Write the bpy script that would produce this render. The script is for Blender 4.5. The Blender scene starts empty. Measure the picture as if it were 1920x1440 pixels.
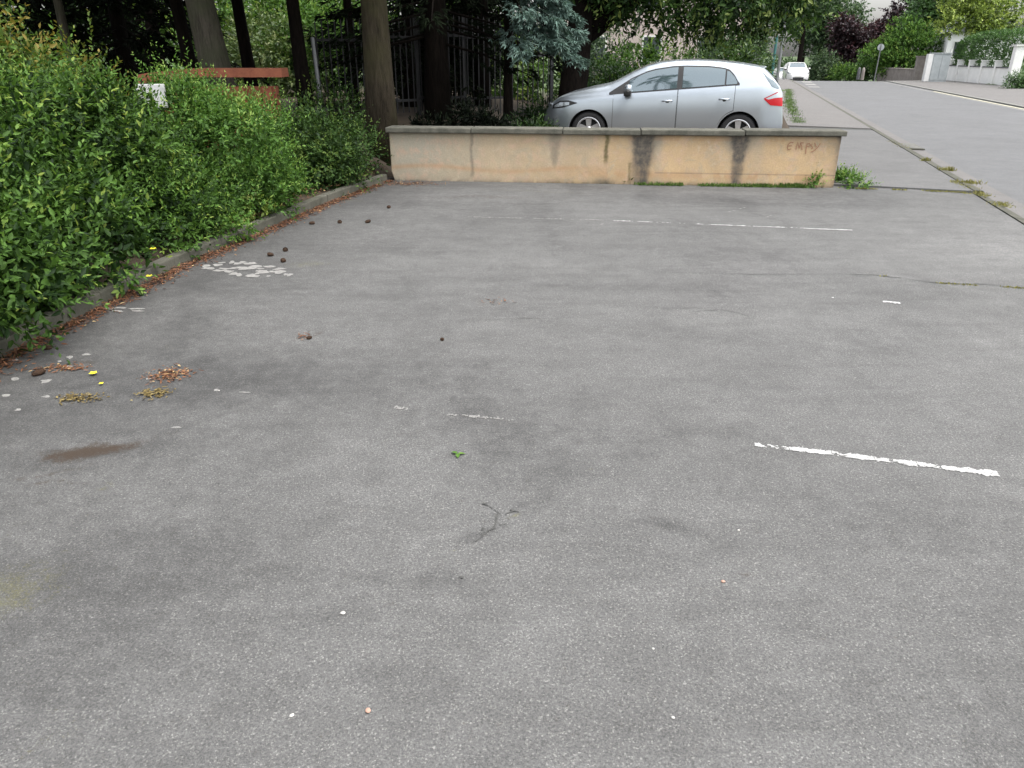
import bpy, bmesh, math, random
import numpy as np
from mathutils import Vector, Matrix
R = math.radians
SC = bpy.context.scene
COL = SC.collection

# ------------------------------------------------------------------ camera, light, exposure
CAM_H, PITCH, FPX = 1.6, R(23.8), 1400.0
cam_d = bpy.data.cameras.new("camera"); cam = bpy.data.objects.new("camera", cam_d); COL.objects.link(cam)
cam.location = (0, 0, CAM_H); cam.rotation_euler = (R(90) - PITCH, 0, 0)
cam_d.sensor_width = 36; cam_d.lens = 36 * FPX / 1920; cam_d.clip_start = .05; cam_d.clip_end = 6000
SC.camera = cam
SUN_EL, SUN_AZ = R(66), R(125)          # azimuth clockwise from +Y
w = bpy.data.worlds.new("World"); SC.world = w; w.use_nodes = True
nt = w.node_tree; nt.nodes.clear()
sky = nt.nodes.new('ShaderNodeTexSky'); sky.sky_type = 'NISHITA'; sky.sun_disc = False
sky.sun_elevation = SUN_EL; sky.sun_rotation = SUN_AZ; sky.dust_density = 4; sky.air_density = 1.2
hs = nt.nodes.new('ShaderNodeHueSaturation'); hs.inputs['Saturation'].default_value = .22
hs.inputs['Value'].default_value = 1.0
bg = nt.nodes.new('ShaderNodeBackground'); bg.inputs['Strength'].default_value = .15
wo = nt.nodes.new('ShaderNodeOutputWorld')
nt.links.new(sky.outputs[0], hs.inputs['Color']); nt.links.new(hs.outputs[0], bg.inputs[0]); nt.links.new(bg.outputs[0], wo.inputs[0])
sun_d = bpy.data.lights.new("sun", 'SUN'); sun_d.energy = 1.2; sun_d.angle = R(25); sun_d.color = (1, .97, .92)
sun = bpy.data.objects.new("sun", sun_d); COL.objects.link(sun)
sdir = Vector((math.sin(SUN_AZ) * math.cos(SUN_EL), math.cos(SUN_AZ) * math.cos(SUN_EL), math.sin(SUN_EL)))
sun.rotation_euler = sdir.to_track_quat('Z', 'Y').to_euler()
SC.view_settings.view_transform = 'Standard'; SC.view_settings.look = 'None'
SC.view_settings.gamma = 1; SC.view_settings.exposure = 1.36; SC.view_settings.use_curve_mapping = False
try:
    SC.cycles.max_bounces = 8; SC.cycles.transparent_max_bounces = 8
except Exception: pass

# ------------------------------------------------------------------ coordinate helpers
CP, SP = math.cos(PITCH), math.sin(PITCH)
def ray(px, py):
    u = (px - 960) / FPX; v = (720 - py) / FPX
    return Vector((u, CP + v * SP, -SP + v * CP))
def P(px, py, z=0.0):
    d = ray(px, py); t = (z - CAM_H) / d.z
    return Vector((d.x * t, d.y * t, z))
def PD(px, py, D):
    d = ray(px, py); t = D / d.y
    return Vector((d.x * t, D, CAM_H + d.z * t))
def XD(px, D, z=1.0):
    depth = D * CP - (z - CAM_H) * SP
    return (px - 960) / FPX * depth
RA = R(16.1); CA, SA = math.cos(RA), math.sin(RA)
def RS(r, s, z=0.0): return Vector((r * CA + s * SA, -r * SA + s * CA, z))
def toRS(x, y): return x * CA - y * SA, x * SA + y * CA

# ------------------------------------------------------------------ object helpers
def tag(o, label=None, cat=None, group=None, kind=None):
    if label: o['label'] = label
    if cat: o['category'] = cat
    if group: o['group'] = group
    if kind: o['kind'] = kind
    return o
def empty(name, loc=(0, 0, 0), rz=0, label=None, cat=None, group=None):
    o = bpy.data.objects.new(name, None); COL.objects.link(o); o.location = loc; o.rotation_euler.z = rz
    o.empty_display_size = .2
    return tag(o, label, cat, group)
def link(name, me, mat, parent=None, smooth=False):
    o = bpy.data.objects.new(name, me); COL.objects.link(o)
    if mat is not None:
        for m in (mat if isinstance(mat, (list, tuple)) else [mat]): me.materials.append(m)
    if parent is not None: o.parent = parent
    if smooth: me.polygons.foreach_set('use_smooth', np.ones(len(me.polygons), dtype=bool))
    return o
def copy_tree(o, parent=None):
    c = o.copy(); COL.objects.link(c)
    if parent is not None: c.parent = parent
    for ch in [q for q in list(COL.objects) if q.parent == o]: copy_tree(ch, c)
    return c
def np_mesh(name, V, F, attrs=None, attr_domain='POINT'):
    """V (n,3); F (m,k) all faces of k corners"""
    V = np.asarray(V, np.float32); F = np.asarray(F, np.int32)
    me = bpy.data.meshes.new(name); k = F.shape[1]
    me.vertices.add(len(V)); me.vertices.foreach_set('co', V.ravel())
    me.loops.add(F.size); me.loops.foreach_set('vertex_index', F.ravel())
    me.polygons.add(len(F)); me.polygons.foreach_set('loop_start', np.arange(0, F.size, k, dtype=np.int32))
    for nm, a in (attrs or {}).items():
        a = np.asarray(a, np.float32)
        if a.ndim == 1:
            at = me.attributes.new(nm, 'FLOAT', attr_domain); at.data.foreach_set('value', a)
        else:
            at = me.attributes.new(nm, 'FLOAT_COLOR', attr_domain); at.data.foreach_set('color', a.ravel())
    me.update(calc_edges=True); return me
class MB:
    def __init__(s): s.v = []; s.f = []
    def add(s, vs, fs):
        b = len(s.v); s.v += [tuple(p) for p in vs]; s.f += [tuple(i + b for i in f) for f in fs]
    def box(s, c, d, rz=0, top=1.0):
        x, y, z = d[0] / 2, d[1] / 2, d[2] / 2; m = Matrix.Rotation(rz, 3, 'Z'); c = Vector(c)
        vs = []
        for zz, k in ((-z, 1), (z, top)):
            for a, b in ((-x, -y), (x, -y), (x, y), (-x, y)): vs.append(c + m @ Vector((a * k, b * k, zz)))
        s.add(vs, [(3, 2, 1, 0), (4, 5, 6, 7), (0, 1, 5, 4), (1, 2, 6, 5), (2, 3, 7, 6), (3, 0, 4, 7)])
    def tube(s, pts, rad, n=8, cap=True):
        pts = [Vector(p) for p in pts]; rings = []
        if not hasattr(rad, '__len__'): rad = [rad] * len(pts)
        ref = Vector((0, 0, 1))
        for i, p in enumerate(pts):
            t = (pts[min(i + 1, len(pts) - 1)] - pts[max(i - 1, 0)]).normalized()
            a = t.cross(ref)
            if a.length < .1: a = t.cross(Vector((0, 1, 0)))
            a.normalize(); b = t.cross(a)
            rings.append([p + rad[i] * (math.cos(k * 2 * math.pi / n) * a + math.sin(k * 2 * math.pi / n) * b) for k in range(n)])
        vs = [q for r in rings for q in r]; fs = []
        for i in range(len(pts) - 1):
            for k in range(n): fs.append((i * n + k, i * n + (k + 1) % n, (i + 1) * n + (k + 1) % n, (i + 1) * n + k))
        if cap: fs += [tuple(range(n))[::-1], tuple(range((len(pts) - 1) * n, len(pts) * n))]
        s.add(vs, fs)
    def lathe(s, prof, n=16, c=(0, 0, 0), axis='Z'):
        vs = []
        for r, h in prof:
            for k in range(n):
                a = 2 * math.pi * k / n; x, y = r * math.cos(a), r * math.sin(a)
                q = (x, y, h) if axis == 'Z' else (x, h, y)
                vs.append(Vector(q) + Vector(c))
        fs = []
        for i in range(len(prof) - 1):
            for k in range(n): fs.append((i * n + k, i * n + (k + 1) % n, (i + 1) * n + (k + 1) % n, (i + 1) * n + k))
        s.add(vs, fs)
    def prism(s, poly, z0, z1):
        n = len(poly); vs = [(x, y, z0) for x, y in poly] + [(x, y, z1) for x, y in poly]
        s.add(vs, [tuple(range(n))[::-1], tuple(range(n, 2 * n))] + [(i, (i + 1) % n, n + (i + 1) % n, n + i) for i in range(n)])
    def build(s, name, mat, parent=None, smooth=False, bevel=0):
        me = bpy.data.meshes.new(name); me.from_pydata(s.v, [], s.f); me.update()
        bm = bmesh.new(); bm.from_mesh(me); bmesh.ops.recalc_face_normals(bm, faces=bm.faces)
        if bevel:
            bmesh.ops.bevel(bm, geom=[e for e in bm.edges if len(e.link_faces) == 2 and e.calc_face_angle(0) > .5],
                            offset=bevel, segments=2, affect='EDGES', profile=.6)
        bm.to_mesh(me); bm.free()
        return link(name, me, mat, parent, smooth)

# ------------------------------------------------------------------ materials
class NT:
    def __init__(s, name):
        s.m = bpy.data.materials.new(name); s.m.use_nodes = True; s.t = s.m.node_tree
        s.b = s.t.nodes['Principled BSDF']; s.o = s.t.nodes['Material Output']
    def n(s, typ, **kw):
        x = s.t.nodes.new(typ)
        for k, v in kw.items():
            if k in x.inputs: x.inputs[k].default_value = v
            else: setattr(x, k, v)
        return x
    def l(s, a, b): s.t.links.new(a, b)
    def tc(s): return s.n('ShaderNodeTexCoord').outputs['Object']
    def noise(s, scale, detail=3, rough=.55, vec=None, dist=0):
        x = s.n('ShaderNodeTexNoise'); x.inputs['Scale'].default_value = scale; x.inputs['Detail'].default_value = detail
        x.inputs['Roughness'].default_value = rough; x.inputs['Distortion'].default_value = dist
        if vec is not None: s.l(vec, x.inputs['Vector'])
        return x.outputs['Fac']
    def ramp(s, fac, stops):
        x = s.n('ShaderNodeValToRGB'); e = x.color_ramp.elements
        while len(e) < len(stops): e.new(.5)
        for el, (p, c) in zip(e, stops):
            el.position = p; el.color = (*c, 1) if len(c) == 3 else c
        s.l(fac, x.inputs[0]); return x.outputs[0]
    def mix(s, fac, a, b, blend='MIX'):
        x = s.n('ShaderNodeMix', data_type='RGBA', blend_type=blend)
        for sock, v in ((x.inputs[0], fac), (x.inputs[6], a), (x.inputs[7], b)):
            if hasattr(v, 'is_linked'): s.l(v, sock)
            else: sock.default_value = v if not isinstance(v, (tuple, list)) else (*v, 1)[:4]
        return x.outputs[2]
    def math(s, op, a, b=None):
        x = s.n('ShaderNodeMath', operation=op)
        for i, v in enumerate((a, b)):
            if v is None: continue
            if hasattr(v, 'is_linked'): s.l(v, x.inputs[i])
            else: x.inputs[i].default_value = v
        return x.outputs[0]
    def attr(s, name):
        x = s.n('ShaderNodeAttribute', attribute_name=name); return x
    def bump(s, h, strength=.3, dist=.01):
        x = s.n('ShaderNodeBump'); x.inputs['Strength'].default_value = strength; x.inputs['Distance'].default_value = dist
        s.l(h, x.inputs['Height']); s.l(x.outputs[0], s.b.inputs['Normal'])
    def base(s, c):
        if hasattr(c, 'is_linked'): s.l(c, s.b.inputs['Base Color'])
        else: s.b.inputs['Base Color'].default_value = (*c, 1)
    def set(s, **kw):
        for k, v in kw.items(): s.b.inputs[k.replace('_', ' ')].default_value = v

def mottled(name, c1, c2, scale=3, rough=.8, fine=60, bump=.2, metal=0, spec=.4):
    g = NT(name); v = g.tc()
    a = g.noise(scale, 5, .6, v); b = g.noise(fine, 3, .6, v)
    f = g.math('ADD', g.math('MULTIPLY', a, .7), g.math('MULTIPLY', b, .3))
    g.base(g.ramp(f, [(.32, c1), (.68, c2)])); g.set(Roughness=rough, Metallic=metal); g.b.inputs['Specular IOR Level'].default_value = spec
    if bump: g.bump(b, bump, .01)
    return g.m
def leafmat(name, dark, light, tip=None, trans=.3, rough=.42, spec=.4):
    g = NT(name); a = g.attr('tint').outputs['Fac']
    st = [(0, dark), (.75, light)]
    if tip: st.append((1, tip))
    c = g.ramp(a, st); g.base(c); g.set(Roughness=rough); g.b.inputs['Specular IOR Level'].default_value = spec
    if trans:
        tr = g.n('ShaderNodeBsdfTranslucent'); g.l(g.mix(.5, c, (1.0, 1.0, .3), 'MULTIPLY'), tr.inputs[0])
        mx = g.n('ShaderNodeMixShader'); mx.inputs[0].default_value = trans
        g.l(g.b.outputs[0], mx.inputs[1]); g.l(tr.outputs[0], mx.inputs[2]); g.l(mx.outputs[0], g.o.inputs[0])
    return g.m

def asphalt_mat(name, lo, hi, stained=False, tone=(1, 1, 1), grain=1.0):
    g = NT(name); v = g.tc()
    grit = g.noise(380, 2, .7, v); grit2 = g.noise(120, 3, .65, v)
    vor = g.n('ShaderNodeTexVoronoi'); vor.inputs['Scale'].default_value = 230; g.l(v, vor.inputs['Vector'])
    stone = g.n('ShaderNodeSeparateColor'); g.l(vor.outputs['Color'], stone.inputs[0])
    patch = g.noise(.7, 5, .6, v, .6); patch2 = g.noise(4.5, 7, .72, v, .5)
    f = g.math('ADD', g.math('MULTIPLY', patch, .42), g.math('MULTIPLY', patch2, .58))
    base = g.ramp(f, [(.3, lo), (.7, hi)])
    mp = g.n('ShaderNodeMapping'); mp.inputs['Rotation'].default_value = (0, 0, R(13)); mp.inputs['Scale'].default_value = (.55, 3.2, 1); g.l(v, mp.inputs[0])
    base = g.mix(1, base, g.ramp(g.noise(1.5, 5, .65, mp.outputs[0], .8), [(.34, (1 - .10 * grain,) * 3), (.5, (1,) * 3), (.66, (1 + .05 * grain,) * 3)]), 'MULTIPLY')
    gr = g.math('ADD', g.math('MULTIPLY', grit, .5), g.math('MULTIPLY', grit2, .5))
    base = g.mix(1, base, g.ramp(gr, [(.3, (1 - .6 * grain,) * 3), (.52, (1, 1, 1)), (.70, (1 + .75 * grain,) * 3)]), 'MULTIPLY')
    st = g.ramp(stone.outputs[0], [(0, (.72, .72, .73)), (.5, (1, 1, 1)), (.9, (1.08, 1.08, 1.07)), (.985, (1.75, 1.73, 1.68))])
    base = g.mix(1, base, st, 'MULTIPLY')
    if stained:
        a = g.attr('stain'); sc = g.n('ShaderNodeSeparateColor'); g.l(a.outputs['Color'], sc.inputs[0])
        con = lambda n_, k: g.math('ADD', g.math('MULTIPLY', n_, k), .5 - .5 * k)
        brk = con(g.math('ADD', g.math('MULTIPLY', g.noise(130, 3, .7, v), .5), g.math('MULTIPLY', g.noise(22, 5, .7, v), .5)), 3.2); brk2 = con(g.noise(11, 6, .75, v), 2.0)
        def thr(m_, k=2.6, off=.72, n_=None):
            x = g.n('ShaderNodeMath', operation='MULTIPLY_ADD', use_clamp=True); g.l(g.math('ADD', m_, n_ or brk), x.inputs[0]); x.inputs[1].default_value = k; x.inputs[2].default_value = -k * off
            return x.outputs[0]
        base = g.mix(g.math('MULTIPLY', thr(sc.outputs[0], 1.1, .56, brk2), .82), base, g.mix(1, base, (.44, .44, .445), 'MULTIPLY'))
        base = g.mix(g.math('MULTIPLY', thr(sc.outputs[1], 1.5, .60, brk2), .62), base, g.mix(1, base, (1.45, 1.45, 1.44), 'MULTIPLY'))
        base = g.mix(g.math('MULTIPLY', thr(sc.outputs[2], 1.8, .75), .85), base, (.040, .026, .016))
        base = g.mix(g.math('MULTIPLY', thr(a.outputs['Alpha'], 1.8, .95), .65), base, (.12, .115, .05))
    base = g.mix(1, base, tone, 'MULTIPLY')
    g.base(base); g.set(Roughness=.86); g.b.inputs['Specular IOR Level'].default_value = .35
    h = g.math('ADD', g.math('MULTIPLY', vor.outputs['Distance'], .6), grit)
    g.bump(h, .35, .004); return g.m

M = {}
M['lot'] = asphalt_mat('asphalt_lot', (.084, .0833, .0817), (.136, .135, .1325), True)
M['lot2'] = asphalt_mat('asphalt_footway', (.096, .095, .094), (.138, .137, .136), grain=.7)
M['road'] = asphalt_mat('asphalt_road', (.098, .098, .098), (.142, .144, .148), grain=.4)
M['pave'] = asphalt_mat('asphalt_pavement', (.122, .117, .113), (.160, .152, .146), grain=.7)
g = NT('soil'); v = g.tc(); f_ = g.noise(40, 3, .6, v); c_ = g.ramp(g.math('ADD', g.math('MULTIPLY', g.noise(4, 5, .6, v), .7), g.math('MULTIPLY', f_, .3)), [(.32, (.022, .016, .01)), (.68, (.06, .042, .025))])
c_ = g.mix(g.attr('grass').outputs['Fac'], c_, g.ramp(g.noise(1.5, 6, .7, v), [(.35, (.03, .055, .015)), (.65, (.07, .11, .03))])); g.base(c_); g.set(Roughness=.95); g.bump(f_, .5, .01); M['soil'] = g.m
M['kerb'] = mottled('kerb_concrete', (.04, .042, .029), (.105, .10, .082), 5, .9, 70, .3)
M['far_kerb'] = mottled('far_kerb_concrete', (.14, .14, .125), (.22, .215, .2), 5, .9, 70, .3)
M['coping'] = mottled('coping_concrete', (.05, .05, .04), (.14, .135, .11), 9, .9, 70, .35)
def bark(name, c1, c2, moss=None):
    g = NT(name); v = g.tc(); mp = g.n('ShaderNodeMapping'); mp.inputs['Scale'].default_value = (1, 1, .16); g.l(v, mp.inputs[0])
    a = g.noise(16, 6, .7, mp.outputs[0], .6); b = g.noise(45, 4, .7, mp.outputs[0]); c = g.noise(1.6, 4, .6, v)
    f = g.math('ADD', g.math('MULTIPLY', a, .65), g.math('MULTIPLY', b, .35)); col = g.ramp(f, [(.33, c1), (.62, c2)])
    if moss: col = g.mix(g.ramp(c, [(.45, (0,) * 3), (.62, (.75,) * 3)]), col, moss)
    g.base(col); g.set(Roughness=.95); g.b.inputs['Specular IOR Level'].default_value = .08; g.bump(f, .9, .03); return g.m
M['bark_brown'] = bark('bark_brown', (.011, .009, .007), (.056, .046, .032), (.044, .041, .021))
M['bark_grey'] = bark('bark_grey', (.024, .022, .018), (.10, .09, .072), (.06, .065, .04))
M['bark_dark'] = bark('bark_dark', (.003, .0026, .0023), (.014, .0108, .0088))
def paint_mat(name, lo, mid, hi):
    g = NT(name); v = g.tc(); f = g.math('ADD', g.math('MULTIPLY', g.noise(240, 3, .7, v), .6), g.math('MULTIPLY', g.noise(34, 4, .7, v), .4))
    g.base(g.ramp(f, [(.36, lo), (.47, mid), (.62, hi)])); g.set(Roughness=.8); g.b.inputs['Specular IOR Level'].default_value = .3; g.bump(f, .3, .004); return g.m
M['paint'] = paint_mat('road_paint', (.15, .15, .148), (.40, .40, .39), (.56, .56, .545))
M['paint_old'] = paint_mat('road_paint_old', (.10, .099, .096), (.20, .196, .187), (.32, .31, .295))
M['paint_yellow'] = mottled('road_paint_cream', (.42, .40, .27), (.58, .55, .40), 10, .8, 100, .2)
M['crack'] = mottled('crack_dirt', (.042, .042, .04), (.07, .07, .066), 20, .95, 100, .2)
M['hairline'] = mottled('hairline_crack', (.052, .052, .05), (.085, .085, .08), 60, .95, 200, .2)
M['graffiti'] = mottled('graffiti_spray', (.31, .155, .095), (.37, .22, .135), 8, .8, 60, 0)
M['red_wall'] = mottled('red_render', (.19, .055, .032), (.32, .115, .06), 7, .85, 40, .2)
M['white_wall'] = mottled('white_render', (.74, .74, .72), (.88, .87, .85), 2, .8, 30, .1)
M['panel'] = mottled('weathered_white_panel', (.4, .4, .4), (.64, .64, .64), 14, .7, 60, .1)
M['slate_cap'] = mottled('slate_cap', (.06, .065, .07), (.12, .12, .13), 4, .7, 40, .1)
M['stone'] = mottled('old_stone', (.16, .14, .125), (.28, .255, .235), 3, .9, 20, .6)
M['grey_metal'] = mottled('grey_metal', (.16, .165, .17), (.26, .265, .27), 4, .5, 50, .1, .6)
M['dark_metal'] = mottled('dark_metal', (.035, .035, .037), (.06, .06, .062), 4, .6, 50, .1, .5)
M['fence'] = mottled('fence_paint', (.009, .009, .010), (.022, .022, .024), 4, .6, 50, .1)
M['teal'] = mottled('teal_paint', (.03, .11, .11), (.05, .16, .15), 4, .5, 50, .05)
M['cabinet'] = mottled('cabinet_grey', (.28, .31, .32), (.42, .45, .46), 3, .6, 40, .05)
M['cabinet_white'] = mottled('cabinet_white', (.62, .62, .61), (.75, .75, .74), 3, .6, 40, .05)
M['house_wall'] = mottled('house_render', (.40, .33, .31), (.5, .42, .40), 1.5, .85, 20, .1)
M['white_house'] = mottled('white_house_render', (.68, .68, .68), (.8, .8, .8), 1.5, .85, 20, .1)
M['roof'] = mottled('roof_slate', (.07, .075, .09), (.13, .135, .16), 3, .7, 20, .3)
M['window'] = mottled('window_glass', (.03, .035, .04), (.07, .08, .09), 2, .08, 10, 0)
M['trim'] = mottled('trim_white', (.6, .6, .58), (.72, .72, .7), 2, .6, 20, 0)
M['cone'] = mottled('pine_cone', (.02, .011, .006), (.075, .04, .022), 60, .85, 200, .4)
M['litter'] = leafmat('leaf_litter', (.075, .03, .016), (.19, .083, .038), (.38, .27, .13), 0, .8)
M['debris'] = leafmat('plant_debris', (.05, .035, .015), (.15, .11, .035), (.24, .19, .08), 0, .8)
M['moss'] = leafmat('moss_tufts', (.10, .10, .02), (.25, .24, .06), (.34, .32, .12), .1, .8)
M['grass'] = leafmat('grass_blades', (.03, .07, .012), (.13, .23, .045), (.20, .29, .07), .3, .6)
M['yellow'] = mottled('yellow_petal', (.62, .55, .02), (.75, .68, .05), 40, .6, 200, 0)
M['pebble'] = mottled('pebble_pale', (.36, .35, .33), (.52, .5, .47), 30, .7, 200, .1)
M['pebble_pink'] = mottled('pebble_pink', (.36, .22, .17), (.45, .29, .22), 30, .7, 200, .1)
# foliage
M['lf_mid'] = leafmat('leaf_mid_green', (.012, .032, .007), (.108, .215, .040), (.25, .33, .07), .38, .55, .2)
M['lf_bright'] = leafmat('leaf_bright_green', (.022, .055, .01), (.115, .235, .045), (.23, .33, .08), .38, .55, .2)
M['lf_dark'] = leafmat('leaf_dark_green', (.010, .026, .008), (.055, .11, .024), (.12, .18, .04), .3, .55, .2)
M['lf_red'] = leafmat('leaf_red_tipped', (.02, .045, .012), (.10, .165, .032), (.22, .175, .042), .38, .55, .2)
M['lf_chest'] = leafmat('leaf_broad', (.012, .03, .01), (.062, .125, .028), (.22, .28, .08), .38, .5, .25)
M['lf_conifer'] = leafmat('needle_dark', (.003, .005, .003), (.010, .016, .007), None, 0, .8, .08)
M['lf_blue'] = leafmat('needle_blue', (.022, .038, .032), (.11, .185, .155), (.17, .25, .21), .1, .6)
M['lf_pale'] = leafmat('leaf_pale', (.05, .09, .025), (.15, .21, .07), (.3, .34, .16))
M['lf_far'] = leafmat('leaf_far_green', (.02, .045, .018), (.07, .125, .05), (.13, .19, .08))
M['lf_purple'] = leafmat('leaf_purple', (.012, .007, .01), (.05, .025, .033), (.10, .04, .05))
M['lf_yellow'] = leafmat('leaf_yellow_green', (.05, .085, .014), (.24, .33, .06), (.42, .49, .13))
M['lf_clip'] = leafmat('leaf_clipped', (.015, .045, .01), (.078, .17, .04), (.14, .24, .08))

# ------------------------------------------------------------------ foliage generators (numpy)
def nrm(a): return a / np.maximum(np.linalg.norm(a, axis=-1, keepdims=True), 1e-6)
def leaves_mesh(name, Pn, D, N, L, W, T, mat, parent=None, fold=.3, droop=.12):
    n = len(Pn); D = nrm(D); S = nrm(np.cross(D, N)); N = np.cross(S, D)
    L = np.broadcast_to(L, (n,))[:, None]; W = np.broadcast_to(W, (n,))[:, None]
    l1 = Pn + D * L * .33 - S * W * .5 + N * W * fold * .5
    r1 = Pn + D * L * .33 + S * W * .5 + N * W * fold * .5
    l2 = Pn + D * L * .68 - S * W * .36 + N * (W * fold * .36 - L * droop * .4)
    r2 = Pn + D * L * .68 + S * W * .36 + N * (W * fold * .36 - L * droop * .4)
    tip = Pn + D * L - N * L * droop
    V = np.stack([Pn, l1, l2, tip, r2, r1], 1).reshape(-1, 3)
    b = (np.arange(n) * 6)[:, None]
    F = np.concatenate([b + np.array([0, 3, 2, 1]), b + np.array([0, 5, 4, 3])], 0)
    T = np.repeat(np.clip(T, 0, 1), 6)
    me = np_mesh(name, V, F, {'tint': T})
    return link(name, me, mat, parent)
def shoots(rng, base, dirs, length, per, leafL, leafW, tint0=.3, tintv=.22, tipup=.3, up=.6):
    """leaf arrays for leafy shoots"""
    n = len(base); base = np.repeat(base, per, 0); d = np.repeat(nrm(dirs), per, 0)
    t = np.tile(np.linspace(.12, 1, per), n) + rng.normal(0, .03, n * per)
    ln = np.repeat(np.broadcast_to(length, (n,)), per)
    ang = np.tile(np.arange(per) * 2.399, n) + np.repeat(rng.uniform(0, 6.28, n), per)
    a = nrm(np.cross(d, rng.normal(0, 1, d.shape))); b = np.cross(d, a)
    rad = a * np.cos(ang)[:, None] + b * np.sin(ang)[:, None]
    Pn = base + d * (t * ln)[:, None]
    Pn[:, 2] -= .25 * (t * t) * ln * np.abs(d[:, 0] + d[:, 1]) * .3
    D = d * (.35 + .5 * t)[:, None] + rad * (1.05 - .6 * t)[:, None] + rng.normal(0, .18, d.shape)
    N = np.zeros_like(D); N[:, 2] = up; N += d * .5 + rng.normal(0, .35, D.shape)
    sz = (1.05 - .45 * t ** 2) * rng.uniform(.7, 1.25, n * per)
    T = np.clip(np.repeat(rng.normal(tint0, tintv, n), per) + tipup * t ** 3 + rng.normal(0, .12, n * per), 0, 1)
    return Pn, D, N, leafL * sz, leafW * sz, T
def ell_points(rng, n, ells, lo=.6, hi=1.0, zmin=None):
    """points in the outer shell of a union of ellipsoids (cx,cy,cz,rx,ry,rz); returns pts, outward normals"""
    E = np.array(ells, float); vol = (E[:, 3] * E[:, 4] * E[:, 5]) ** (2 / 3)
    idx = rng.choice(len(E), int(n * 2.2), p=vol / vol.sum())
    u = nrm(rng.normal(0, 1, (len(idx), 3))); r = rng.uniform(lo, hi, len(idx)) ** .7
    Pn = E[idx, :3] + u * r[:, None] * E[idx, 3:]
    keep = np.ones(len(Pn), bool)
    for k in range(len(E)):
        q = np.linalg.norm((Pn - E[k, :3]) / E[k, 3:], axis=1)
        keep &= ~((q < lo * .9) & (idx != k))
    if zmin is not None: keep &= Pn[:, 2] > zmin
    Pn, u, idx = Pn[keep][:n], u[keep][:n], idx[keep][:n]
    return Pn, nrm(u / E[idx, 3:])
def lump(cx, cy, cz, rx, ry, rz, rng, k=9, s=.45):
    """break an ellipsoid up into lobes"""
    out = [(cx, cy, cz, rx * .78, ry * .78, rz * .8)]
    for i in range(k):
        d = rng.normal(0, 1, 3); d /= np.linalg.norm(d); q = rng.uniform(s * .75, s * 1.2)
        out.append((cx + d[0] * rx * .68, cy + d[1] * ry * .68, cz + d[2] * rz * .68, rx * q, ry * q, rz * q))
    return out
def stems(rng, c, h, r, n, mat, parent, z0=0):
    m = MB()
    for i in range(n):
        a = rng.uniform(0, 6.28); e = r * rng.uniform(.2, .8)
        p0 = Vector((c[0] + math.cos(a) * .12, c[1] + math.sin(a) * .12, z0 - .05))
        p2 = Vector((c[0] + math.cos(a) * e, c[1] + math.sin(a) * e, z0 + h * rng.uniform(.6, .95)))
        p1 = p0.lerp(p2, .5) + Vector((0, 0, h * .12))
        k = min(1, h * 1.1); m.tube([p0, p1, p2], [.016 * k, .011 * k, .004 * k], 5)
    return m.build('stem', mat, parent)
def shrub(name, label, cat, ells, base, h, r, n, per, leafL, leafW, mat, seed, slen=(.18, .42), tint0=.3, tipup=.3,
          inner=.5, updir=.5, group=None, zmin=.05, extra=None, nst=14, nlong=0, longk=1.0, voids=.24):
    rng = np.random.default_rng(seed); loc = Vector((base[0], base[1], base[2] if len(base) > 2 else 0))
    root = empty(name, loc, 0, label, cat, group)
    B, U = ell_points(rng, int(n * 1.25), ells, .55, .98, zmin)
    vf = fbm(B[:, 0] * 2.6 + B[:, 1] * 2.1 + seed, B[:, 2] * 3.2, seed, 3); kk = vf > np.quantile(vf, voids); B, U = B[kk], U[kk]
    dirs = U * .75 + rng.normal(0, .35, U.shape); dirs[:, 2] += updir
    A = [shoots(rng, B, dirs, rng.uniform(*slen, len(B)), per, leafL, leafW, tint0, .26, tipup)]
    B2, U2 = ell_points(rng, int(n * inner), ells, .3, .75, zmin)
    A.append(shoots(rng, B2, U2 + rng.normal(0, .6, U2.shape), rng.uniform(*slen, len(B2)), per, leafL * 1.15, leafW * 1.3, tint0 - .18, .12, 0))  # inner leaves tinted darker, shade of the gaps put into their colour
    if nlong:
        top = B[np.argsort(-B[:, 2] + rng.normal(0, .12, len(B)))][:nlong]; dl = rng.normal(0, .35, top.shape); dl[:, 2] = 1
        A.append(shoots(rng, top, dl, rng.uniform(.3, .62, len(top)) * longk, 14, leafL * .95, leafW, tint0 + .15, .15, .35))
    if extra:
        for (pt, d, ln, k, ti) in extra:
            A.append(shoots(rng, np.array([pt], float), np.array([d], float), ln, k, leafL, leafW, ti, .05, .35))
    cat_ = [np.concatenate([a[i] for a in A]) for i in range(6)]
    cat_[0] = cat_[0] - np.array(loc)
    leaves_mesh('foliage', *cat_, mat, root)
    stems(rng, (0, 0), h, r, nst, M['bark_brown'], root)
    return root
def trunk_mesh(rng, pts, rad, n=14, name='trunk', mat=None, parent=None, flare=1.35):
    m = MB(); P_, R_ = [], []
    pts = [Vector(p) for p in pts]
    for i in range(len(pts) - 1):
        for k in range(4):
            t = k / 4; P_.append(pts[i].lerp(pts[i + 1], t)); R_.append(rad[i] * (1 - t) + rad[i + 1] * t)
    P_.append(pts[-1]); R_.append(rad[-1]); R_[0] *= flare; R_[1] *= 1 + (flare - 1) * .35
    m.tube(P_, R_, n)
    v = np.array(m.v); c = rng.normal(0, .02, len(v)) * np.array(R_).repeat(n)
    v[:, 0] += c; v[:, 1] += rng.normal(0, .03, len(v)) * np.array(R_).repeat(n); m.v = [tuple(q) for q in v]
    return m.build(name, mat, parent, True)
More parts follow.
